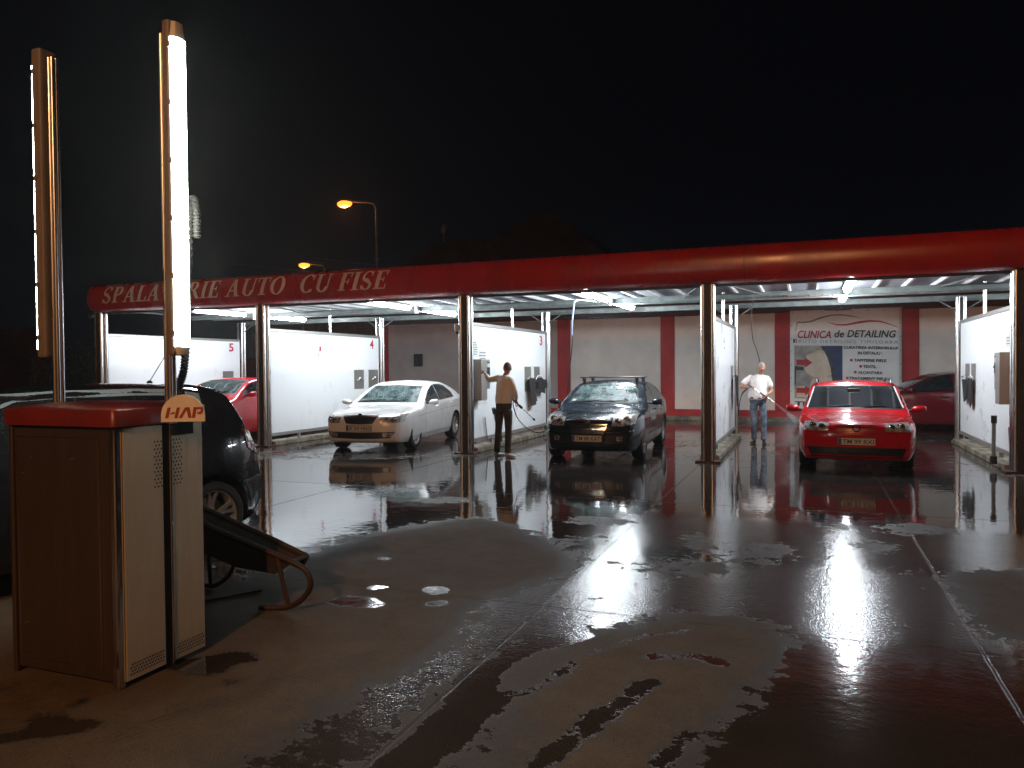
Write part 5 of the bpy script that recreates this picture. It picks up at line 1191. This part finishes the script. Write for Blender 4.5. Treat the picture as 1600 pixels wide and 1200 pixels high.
def fuse(mb, name, mat, parent, voxel=.009, smooth_it=3):
    """one continuous surface out of overlapping grown pieces"""
    o = mb.build(name, mat, parent, smooth=True)
    r_ = o.modifiers.new('r', 'REMESH'); r_.mode = 'VOXEL'; r_.voxel_size = voxel; r_.use_smooth_shade = True
    sm = o.modifiers.new('m', 'SMOOTH'); sm.iterations = smooth_it; sm.factor = .5
    bpy.context.view_layer.update()
    me = bpy.data.meshes.new_from_object(o.evaluated_get(bpy.context.evaluated_depsgraph_get()))
    o.modifiers.clear(); o.data = me
    if parent: pass
    return o
def ellipsoid(mb, c, r, rot=None, n=16, fn=None):
    vs = []; 
    for i in range(n + 1):
        for j in range(2 * n):
            a = math.pi * i / n; b = math.pi * j / n
            p = Vector((r[0] * math.sin(a) * math.cos(b), r[1] * math.sin(a) * math.sin(b), r[2] * math.cos(a)))
            if fn: p = fn(p)
            if rot: p = rot @ p
            vs.append(tuple(p + Vector(c)))
    fs = [(i * 2 * n + j, i * 2 * n + (j + 1) % (2 * n), (i + 1) * 2 * n + (j + 1) % (2 * n), (i + 1) * 2 * n + j) for i in range(n) for j in range(2 * n)]
    mb.add(vs, fs)
def head(mb, c, yaw, pitch, s=1.):
    """skull, jaw, nose, ears, brow, lips; face looks along local -y turned by yaw, nod by pitch"""
    rot = Matrix.Rotation(yaw, 3, 'Z') @ Matrix.Rotation(pitch, 3, 'X')
    def sh(p):
        if p.z < 0: p = Vector((p.x * (1 - .30 * (-p.z / .115)), p.y * (1 - .12 * (-p.z / .115)) - .012 * (-p.z / .115), p.z))
        return p
    ellipsoid(mb, c, (.074 * s, .094 * s, .115 * s), rot, 16, sh)
    for q, r_ in (((0, -.098, -.018), (.012, .020, .022)), ((0, -.092, .028), (.05, .014, .010)), ((.075, .005, -.008), (.008, .018, .028)), ((-.075, .005, -.008), (.008, .018, .028)), ((0, -.088, -.062), (.022, .010, .006)), ((0, -.082, -.072), (.020, .010, .006)), ((0, -.078, -.098), (.024, .018, .016))):
        ellipsoid(mb, tuple(Vector(c) + rot @ (Vector(q) * s)), tuple(k * s for k in r_), rot, 8)
    return rot
def hand(mb, wrist, d, up, curl, s=1.):
    """palm and five fingers; d = direction of the fingers, up = back of the hand"""
    w = Vector(wrist); d = Vector(d).normalized(); up = (Vector(up) - d * Vector(up).dot(d)).normalized(); sd = d.cross(up)
    P = lambda a, b, c_: w + d * a * s + sd * b * s + up * c_ * s
    pv, pe = chain([(*P(-.02, 0, 0), .026 * s, .020 * s), (*P(.035, 0, 0), .036 * s, .017 * s), (*P(.080, 0, 0), .038 * s, .014 * s)]); mb.add(*skin_piece(pv, pe, 1))
    for b, ln, cu in ((-.030, .060, 1.1), (-.010, .072, 1.), (.011, .068, 1.), (.031, .052, 1.15)):
        p = P(.080, b, 0); ang = 0; lst = [(*P(.06, b * .9, 0), .010 * s)]; lst.append((*p, .0095 * s))
        for k in range(3):
            ang += curl * cu * (.9 if k else .7); p = p + (d * math.cos(ang) - up * math.sin(ang)) * ln * s * (.45, .32, .25)[k]; lst.append((*p, (.009, .0082, .0072)[k] * s))
        pv, pe = chain(lst); mb.add(*skin_piece(pv, pe, 1))
    lst = [(*P(.015, -.022, -.004), .012 * s), (*P(.045, -.048, -.016), .011 * s), (*P(.072, -.052, -.034), .010 * s), (*P(.088, -.042, -.048), .008 * s)]
    pv, pe = chain(lst); mb.add(*skin_piece(pv, pe, 1))
def lerp(a, b, t): return tuple(Vector(a[:3]) * (1 - t) + Vector(b[:3]) * t)

def person(label, J, yaw, pitch, shirt_m, trous_m, shoe_m, hair_fn, sleeve, belly, hands, shoes):
    t = thing('person', label, 'person', (0, 0, 0))
    b = MB()
    rot = head(b, J['head'], yaw, pitch, 1.0)
    pv, pe = chain([(*J['chest'], .10), (*J['neck'], .060), (*lerp(J['neck'], J['head'], .55), .052)]); b.add(*skin_piece(pv, pe, 1))
    # trunk, limbs under the clothes
    tr = {'p': (*J['pelvis'], .125, .10), 'w': (*J['waist'], .12, .09), 'c': (*J['chest'], .14, .10), 'n': (*J['neck'], .06),
          'sl': (*J['shL'], .055), 'sr': (*J['shR'], .055), 'el': (*J['elL'], .040), 'er': (*J['elR'], .040), 'hl': (*J['haL'], .026), 'hr': (*J['haR'], .026)}
    b.add(*skin_piece(tr, [('p', 'w'), ('w', 'c'), ('c', 'n'), ('c', 'sl'), ('c', 'sr'), ('sl', 'el'), ('sr', 'er'), ('el', 'hl'), ('er', 'hr')], 2))
    for s_ in 'LR':
        pv, pe = chain([(*J['pelvis'], .09), (*J['hip' + s_], .085), (*J['kn' + s_], .058), (*lerp(J['kn' + s_], J['an' + s_], .35), .055), (*J['an' + s_], .038)]); b.add(*skin_piece(pv, pe, 1))
    for k, (d, up, cu) in hands.items(): hand(b, J['ha' + k], d, up, cu, .98)
    body = fuse(b, 'body', M['skin'], t, .0085, 2)
    # face marks
    f = MB()
    for sx in (-1, 1):
        ellipsoid(f, tuple(Vector(J['head']) + rot @ Vector((sx * .030, -.0905, .006))), (.011, .006, .005), rot, 6)
    f.build('eyes', M['ink'], body, smooth=True)
    h = MB(); hair_fn(h, J['head'], rot); fuse(h, 'hair', J['hair'], t, .008, 2)
    # clothes
    c_ = MB()
    P_, W_, C_ = Vector(J['pelvis']), Vector(J['waist']), Vector(J['chest'])
    ax = (Vector(J['shR']) - Vector(J['shL'])); ax.z = 0; ax.normalize(); fwd = Vector((-ax.y, ax.x, 0)) * J.get('fs', 1)
    # torso of the top: elliptical rings between hem and neck
    ctr = [(P_.lerp(W_, .25), .175 + belly * .4, .125 + belly * .5), (W_, .180 + belly * .5, .130 + belly), (W_.lerp(C_, .5), .182 + belly * .3, .128 + belly * .8), (C_, .190, .125 + belly * .2), (C_.lerp(Vector(J['neck']), .45), .185, .115), (C_.lerp(Vector(J['neck']), .78), .130, .090), (C_.lerp(Vector(J['neck']), .98), .068, .070)]
    N = 28; vs = []
    random.seed(3)
    for i, (c0, rx, ry) in enumerate(ctr):
        off = fwd * (belly * .5 if 0 < i < 3 else 0)
        for k in range(N):
            a = 2 * math.pi * k / N; fold = 1 + .018 * math.sin(a * 5 + i * 1.7) + .012 * math.sin(a * 9 - i * 2.1)
            q = c0 + off + ax * rx * math.cos(a) * fold + fwd * ry * math.sin(a) * fold; vs.append(tuple(q))
    fs = [(i * N + k, i * N + (k + 1) % N, (i + 1) * N + (k + 1) % N, (i + 1) * N + k) for i in range(len(ctr) - 1) for k in range(N)] + [tuple(range(N)), tuple((len(ctr) - 1) * N + k for k in range(N))]
    c_.add(vs, fs)
    for s_ in 'LR':
        sh, el, ha = J['sh' + s_], J['el' + s_], J['ha' + s_]
        inner = lerp(sh, J['chest'], .35); inner = (inner[0], inner[1], sh[2] - .02)
        pt = [(*inner, .085), (*sh, .078)]
        if sleeve == 'long':
            pt += [(*lerp(sh, el, .5), .062), (*el, .056), (*lerp(el, ha, .5), .050), (*lerp(el, ha, .72 if s_ == 'L' else .9), .042)]
        else:
            pt += [(*lerp(sh, el, .45), .074), (*lerp(sh, el, .78), .074)]
        pv, pe = chain(pt); c_.add(*skin_piece(pv, pe, 2))
    pv, pe = chain([(*lerp(J['chest'], J['neck'], .85), .070), (*lerp(J['chest'], J['neck'], 1.08), .062)]); c_.add(*skin_piece(pv, pe, 1))
    fuse(c_, 'shirt', shirt_m, t, .012, 3)
    tz = MB()
    vs = []; top = P_.lerp(W_, .55)
    rings = [(top, .165 + belly * .4, .118 + belly * .4), (P_.lerp(W_, .2), .172 + belly * .3, .124 + belly * .3), (P_ - Vector((0, 0, .03)), .172, .125), (P_ - Vector((0, 0, .10)), .16, .11)]
    for i, (c0, rx, ry) in enumerate(rings):
        for k in range(N):
            a = 2 * math.pi * k / N; vs.append(tuple(c0 + ax * rx * math.cos(a) + fwd * ry * math.sin(a)))
    tz.add(vs, [(i * N + k, i * N + (k + 1) % N, (i + 1) * N + (k + 1) % N, (i + 1) * N + k) for i in range(3) for k in range(N)] + [tuple(range(N)), tuple(3 * N + k for k in range(N))])
    for s_ in 'LR':
        hp, kn, an = J['hip' + s_], J['kn' + s_], J['an' + s_]
        pt = [(hp[0], hp[1], hp[2] + .02, .098), (*lerp(hp, kn, .5), .088), (*lerp(hp, kn, .85), .073), (*kn, .070), (*lerp(kn, an, .18), .074), (*lerp(kn, an, .4), .068), (*lerp(kn, an, .62), .070), (*lerp(kn, an, .80), .064), (*lerp(kn, an, .92), .070), (an[0], an[1], an[2] + .0, .066)]
        pv, pe = chain(pt); tz.add(*skin_piece(pv, pe, 1))
    fuse(tz, 'trousers', trous_m, t, .011, 2)
    if belly > .03:
        bl = MB(); r0 = top
        vs = [tuple(r0 + Vector((0, 0, dz - .02)) + ax * (.172 + belly * .45) * math.cos(2 * math.pi * k / N) + fwd * (.126 + belly * .5) * math.sin(2 * math.pi * k / N)) for dz in (0, .035) for k in range(N)]
        bl.add(vs, [(k, (k + 1) % N, N + (k + 1) % N, N + k) for k in range(N)]).build('belt', M['black'], t, smooth=True)
    for s_ in 'LR':
        an, to = Vector(J['an' + s_]), Vector(J['to' + s_]); d = (to - an); d.z = 0; d.normalize(); heel = Vector((an.x, an.y, .032)) - d * .06
        q = MB(); pv, pe = chain([(*(heel), .034, .034), (*(heel + d * .09), .040, .036), (*(heel + d * .19), .044, .027), (*(heel + d * .255), .034, .020)])
        pv[0] = (pv[0][0], pv[0][1], .036, .036, .036); pv[2] = (pv[2][0], pv[2][1], .028, .044, .027); pv[3] = (pv[3][0], pv[3][1], .022, .034, .020)
        q.add(*skin_piece(pv, pe, 2)); pv, pe = chain([(heel.x + d.x * .05, heel.y + d.y * .05, .05, .04), (an.x, an.y, an.z + .03, .040)]); q.add(*skin_piece(pv, pe, 1))
        fuse(q, 'shoe', shoe_m, t, .008, 2)
    return t
def hair_short(h, c, rot):
    ellipsoid(h, tuple(Vector(c) + rot @ Vector((0, .014, .010))), (.079, .090, .112), rot, 14, lambda p: p if p.z > -.045 else Vector((p.x * .9, p.y, -.045)))
def hair_grey(h, c, rot):
    ellipsoid(h, tuple(Vector(c) + rot @ Vector((0, .018, .018))), (.082, .092, .108), rot, 14, lambda p: p if p.z > -.055 else Vector((p.x * .9, p.y, -.055)))
J1 = dict(head=(-5.258, 13.35, 1.640), neck=(-5.282, 13.335, 1.525), chest=(-5.302, 13.333, 1.360), waist=(-5.320, 13.318, 1.09), pelvis=(-5.322, 13.314, .955), shL=(-5.455, 13.40, 1.462), shR=(-5.155, 13.275, 1.448),
    elL=(-5.68, 13.50, 1.425), haL=(-5.875, 13.70, 1.56), elR=(-5.075, 13.29, 1.20), haR=(-5.10, 13.39, 1.03), hipL=(-5.413, 13.345, .89), hipR=(-5.226, 13.28, .89), knL=(-5.430, 13.31, .50), knR=(-5.215, 13.272, .505), anL=(-5.470, 13.324, .07), anR=(-5.222, 13.248, .068), toL=(-5.40, 13.50, .02), toR=(-5.08, 13.19, .02), hair=M['hair_short'], fs=1)
# he faces away from the camera, so forward is +y there
person('man in a pale sweater seen from behind reaching to the coin machine, lance in hand', J1, R(180 + 35), R(8), M['shirt'], M['trouser_dark'], M['shoe_white'], hair_short, 'long', .01,
       {'L': ((-.55, .5, .35), (.3, -.7, .6), .25), 'R': ((.12, .35, -.6), (.9, -.2, .2), .75)}, None)
J2 = dict(head=(-.945, 17.03, 1.600), neck=(-.990, 17.10, 1.475), chest=(-1.005, 17.10, 1.30), waist=(-1.015, 17.08, 1.03), pelvis=(-1.015, 17.085, .915), shR=(-1.175, 17.05, 1.41), shL=(-.825, 17.175, 1.395), elR=(-1.375, 16.93, 1.20), haR=(-1.175, 16.79, 1.205),
    elL=(-.735, 17.09, 1.11), haL=(-.835, 16.86, 1.035), hipR=(-1.098, 17.05, .85), hipL=(-.925, 17.11, .85), knR=(-1.098, 17.02, .48), knL=(-.89, 17.02, .475), anR=(-1.095, 17.131, .075), anL=(-.895, 17.0, .075), toR=(-1.15, 16.95, .02), toL=(-.86, 16.83, .02), hair=M['hair'], fs=-1)
person('grey haired man in a white polo shirt and jeans spraying with a pressure lance', J2, R(28), R(28), M['shirt'], M['denim'], M['shoe_black'], hair_grey, 'short', .045,
       {'R': ((.75, -.25, -.1), (-.2, -.6, .75), .8), 'L': ((-.5, -.75, -.1), (.2, -.3, .9), .8)}, None)
t = thing('pressure_lance', 'black pressure lance hanging from the right hand of the man in the pale sweater', 'pressure lance', group='pressure washer lances')
a, b = Vector((-5.14, 13.36, 1.05)), Vector((-4.90, 13.794, .671)); d = (b - a)
MB().tube([a - d * .08, a + d * .28], .017, 10).build('grip', M['black'], t, smooth=True)
MB().tube([a + d * .28, a + d * .40], .026, 10).build('collar', M['black'], t, smooth=True)
MB().tube([a + d * .40, b], .009, 8).build('tube', M['steel'], t, smooth=True)
MB().tube([b - d * .03, b + d * .05], .019, 10).build('nozzle', M['black'], t, smooth=True)
MB().tube([a + d * .05 - Vector((0, 0, .02)), a + d * .12 - Vector((0, 0, .07))], .007, 6).build('trigger', M['black'], t)
t = thing('pressure_lance', 'pressure lance held across the body by the grey haired man', 'pressure lance', group='pressure washer lances')
a, b = Vector((-1.13, 16.77, 1.215)), Vector((-.68, 16.80, .895)); d = (b - a)
MB().tube([a - d * .12, a + d * .12], .016, 10).build('grip', M['black'], t, smooth=True)
MB().tube([a + d * .12, a + d * .38], .009, 8).build('tube', M['steel'], t, smooth=True)
MB().tube([a + d * .38, a + d * .72], .018, 10).build('rear_grip', M['black'], t, smooth=True)
MB().tube([a + d * .72, b], .012, 8).build('front_tube', M['steel'], t, smooth=True)

# ------------------------------------------------------------------ water spray
def vol(name, label, mb, dens, col=(.9, .9, .92), fall=None):
    m, nt, b_ = newmat(name); nt.nodes.remove(b_)
    v_ = nt.nodes.new('ShaderNodeVolumePrincipled'); v_.inputs['Color'].default_value = (*col, 1); v_.inputs['Density'].default_value = dens; v_.inputs['Anisotropy'].default_value = .2
    tc = nd(nt, 'ShaderNodeTexCoord').outputs['Object']; n_ = noise(nt, tc, 3.0, 4, .6)
    k = mth(nt, 'MULTIPLY', sstep(nt, n_, .35, .7), dens)
    if fall:  # density thins with distance from a centre, as mist does
        g = nd(nt, 'ShaderNodeVectorMath', operation='SUBTRACT'); nt.links.new(tc, g.inputs[0]); g.inputs[1].default_value = fall[0]
        g2 = nd(nt, 'ShaderNodeVectorMath', operation='DIVIDE'); nt.links.new(g.outputs[0], g2.inputs[0]); g2.inputs[1].default_value = fall[1]
        ln = nd(nt, 'ShaderNodeVectorMath', operation='LENGTH'); nt.links.new(g2.outputs[0], ln.inputs[0])
        k = mth(nt, 'MULTIPLY', k, sstep(nt, ln.outputs['Value'], .1, 1., 1, 0))
    nt.links.new(k, v_.inputs['Density']); nt.links.new(v_.outputs[0], nt.nodes['Material Output'].inputs['Volume'])
    o = mb.build(name, m); tag(o, label, None, None, 'stuff'); return o
mb = MB(); mb.tube([(-.68, 16.80, .895), (-.45, 16.77, .70), (-.22, 16.72, .50)], [.010, .035, .075], 14)
vol('water_jet', 'white jet of water leaving the lance', mb, 14)
mb = MB(); ellipsoid(mb, (-.16, 15.9, .42), (.62, 1.3, .52), None, 12)
vol('water_mist', 'mist of spray hanging beside the red estate', mb, .9, fall=((-.16, 15.9, .35), (.6, 1.3, .5)))
mb = MB(); ellipsoid(mb, (-6.95, 16.2, .35), (.62, 1.5, .40), None, 12)
vol('water_mist', 'thin mist rising beside the white saloon', mb, .5, fall=((-6.95, 16.2, .25), (.62, 1.5, .4)))

# ------------------------------------------------------------------ beyond the wash
def street_lamp(x, y, h, arm, lab, r=.07, mat=None, power=0, head=.30, az=0):
    t = thing('street_lamp', lab, 'street lamp', (x, y, 0), az, group='sodium street lamps')
    MB().tube([(0, 0, 0), (0, 0, h * .55)], r * 1.2, 12).build('pole', M['pole'], t, smooth=True)
    MB().tube([(0, 0, h * .55), (0, 0, h - .9), (0, 0, h - .3), (-.12, 0, h - .08), (-.4, 0, h + .0), (-arm + head, 0, h + .10)], r * .7, 10).build('arm', M['pole'], t, smooth=True)
    MB().tube([(0, 0, h * .72 - .05), (0, 0, h * .72 + .05)], r * 1.5, 12).build('collar', M['pole'], t)
    m = MB(); ellipsoid(m, (-arm, 0, h + .14), (head * 1.2, .14, .08), None, 8); m.build('lamp_head', M['pole'], t, smooth=True)
    m = MB(); ellipsoid(m, (-arm, 0, h + .03), (head * .95, .20, .17), None, 8); m.build('lamp_bowl', mat or M['sodium'], t, smooth=True)
    if power:
        ld = bpy.data.lights.new('lamp_light', 'POINT'); ld.energy = power; ld.color = (1, .44, .17); ld.shadow_soft_size = .14
        lo = bpy.data.objects.new('lamp_light', ld); COL.objects.link(lo); lo.parent = t; lo.location = (-arm, 0, h - .20)
street_lamp(-18.05, 30, 9.15, 1.65, 'tall street lamp with glowing orange head behind the canopy lettering', .07, M['sodium'], 90, head=.40)
street_lamp(-27.75, 40, 8.12, 1.5, 'farther street lamp whose yellow orange glow shows just above the fascia', .08, M['sodium_far'], 60, head=.42)
street_lamp(1.0, -9.0, 7.8, 1.6, 'street lamp on the pavement behind the photographer, outside the picture', .08, M['sodium'], P_SOD)
# house behind the canopy
t = thing('house', 'dark house with tiled gable roof rising behind the canopy', 'house', (0, 40, 0))
MB().box(-21.5, -9.6, 0, 9, 0, 6.9).build('walls', M['house_wall'], t)
def roof(nm, pts_front, depth):
    n = len(pts_front); vs = [(x, -.4, z) for x, z in pts_front] + [(x, depth, z) for x, z in pts_front]
    MB().add(vs, [tuple(range(n)), tuple(range(n, 2 * n))] + [(i, (i + 1) % n, n + (i + 1) % n, n + i) for i in range(n)]).build(nm, M['roof_tile'], t)
roof('gable_roof', [(-17.6, 6.9), (-17.3, 8.85), (-16.3, 8.95), (-15.2, 9.35), (-13.9, 10.05), (-13.5, 10.15), (-13.1, 10.05), (-11.9, 9.1), (-10.3, 7.85), (-9.2, 6.95)], 9)
roof('low_roof', [(-22.2, 6.9), (-21.6, 7.8), (-20.6, 8.55), (-19.9, 8.85), (-17.32, 9.0), (-17.32, 6.9)], 8)
MB().tube([(-19.85, .5, 8.7), (-19.85, .5, 10.1)], .035, 8).tube([(-20.1, .5, 9.75), (-19.6, .5, 9.85)], .03, 6).box(-20.0, -19.7, .45, .55, 9.55, 10.0).build('chimney_cowl', M['pole'], t)
# old wall, shed, hedge on the far left
t = thing('garden_wall', 'dark reddish wall far left behind the black hatchback', 'wall', (0, 30, 0))
MB().add([(-60, 0, 0), (-39.3, 0, 0), (-39.3, 0, 4.15), (-60, 0, 3.7), (-60, .4, 0), (-39.3, .4, 0), (-39.3, .4, 4.15), (-60, .4, 3.7)], [(0, 1, 2, 3), (4, 5, 6, 7), (0, 1, 5, 4), (1, 2, 6, 5), (2, 3, 7, 6), (3, 0, 4, 7)]).build('masonry', M['fence'], t)
MB().box(-39.2, -22, 3, 3.4, 0, 2.3).build('lower_masonry', M['fence'], t)
t = thing('shed', 'dark low outbuilding seen under the left end of the canopy', 'outbuilding', (0, 36, 0))
MB().box(-30, -21.5, 0, 5, 0, 4.6).build('walls', M['house_wall'], t)
MB().box(-30.4, -21.2, -.5, 5.4, 4.61, 4.9).build('roof', M['roof_tile'], t)
MB().box(-26.6, -26.4, -.06, -.01, 2.8, 4.2).build('drainpipe', M['pole'], t)
def bush(x, y, h, w, lab, seed):
    rnd = random.Random(seed); t = thing('bush', lab, 'bush', (x, y, 0), group='bushes at the dark left edge of the lot')
    st = MB()
    for k in range(6):
        a = rnd.uniform(0, 6.28); st.tube([(0, 0, 0), (math.cos(a) * w * .2, math.sin(a) * w * .2, h * .4), (math.cos(a) * w * .35, math.sin(a) * w * .35, h * .8)], [.04, .03, .01], 6)
    st.build('stems', M['bark'], t)
    lf = MB()
    cl = [(rnd.gauss(0, w * .28), rnd.gauss(0, w * .22), h * rnd.uniform(.25, 1) , rnd.uniform(.2, .4) * w) for _ in range(16)]
    for cx, cy, cz, cr in cl:
        for _ in range(130):
            p = Vector((rnd.gauss(0, 1), rnd.gauss(0, 1), rnd.gauss(0, .8))).normalized() * cr * rnd.uniform(.5, 1.05) + Vector((cx, cy, cz)); q = Vector((rnd.gauss(0, 1), rnd.gauss(0, 1), rnd.gauss(0, 1))).normalized(); r2 = q.orthogonal().normalized(); s_ = rnd.uniform(.03, .07)
            if p.z > .05: lf.add([p - q * s_, p + r2 * s_ * .45, p + q * s_, p - r2 * s_ * .45], [(0, 1, 2, 3)])
    lf.build('leaves', M['foliage'], t)
bush(-35.6, 28, 3.1, 2.2, 'taller dark bush just right of the left lamp pole', 1); bush(-32.4, 28.3, 2.7, 2.0, 'lower dark bush next to the end post of the canopy', 2); bush(-33.8, 29, 1.8, 2.0, 'smallest dark bush between two taller ones at the lot edge', 3)
t = thing('overhead_wire', 'thin overhead wires running towards the far street lamp', 'wire')
for (a, b) in (((-40, 46, 9.6), (-25, 46, 8.2)), ((-33, 46, 9.6), (-20, 46, 8.4))):
    pts = [tuple(Vector(a).lerp(Vector(b), k / 16) - Vector((0, 0, .3 * math.sin(math.pi * k / 16)))) for k in range(17)]
    MB().tube(pts, .018, 5).build('wire', M['pole'], t)

# thin even volume added round the whole lot to give the lamps bloom
hz = MB().box(-91, 46, -26, 81, -1, 14).build('haze', M['under']); tag(hz, kind='stuff')
hm, hn, hb = newmat('thin_bloom_haze'); hn.nodes.remove(hb)
hv = hn.nodes.new('ShaderNodeVolumePrincipled'); hv.inputs['Color'].default_value = (.85, .87, .9, 1); hv.inputs['Density'].default_value = .0011; hv.inputs['Anisotropy'].default_value = .75
hn.links.new(hv.outputs[0], hn.nodes['Material Output'].inputs['Volume']); hz.data.materials.clear(); hz.data.materials.append(hm)
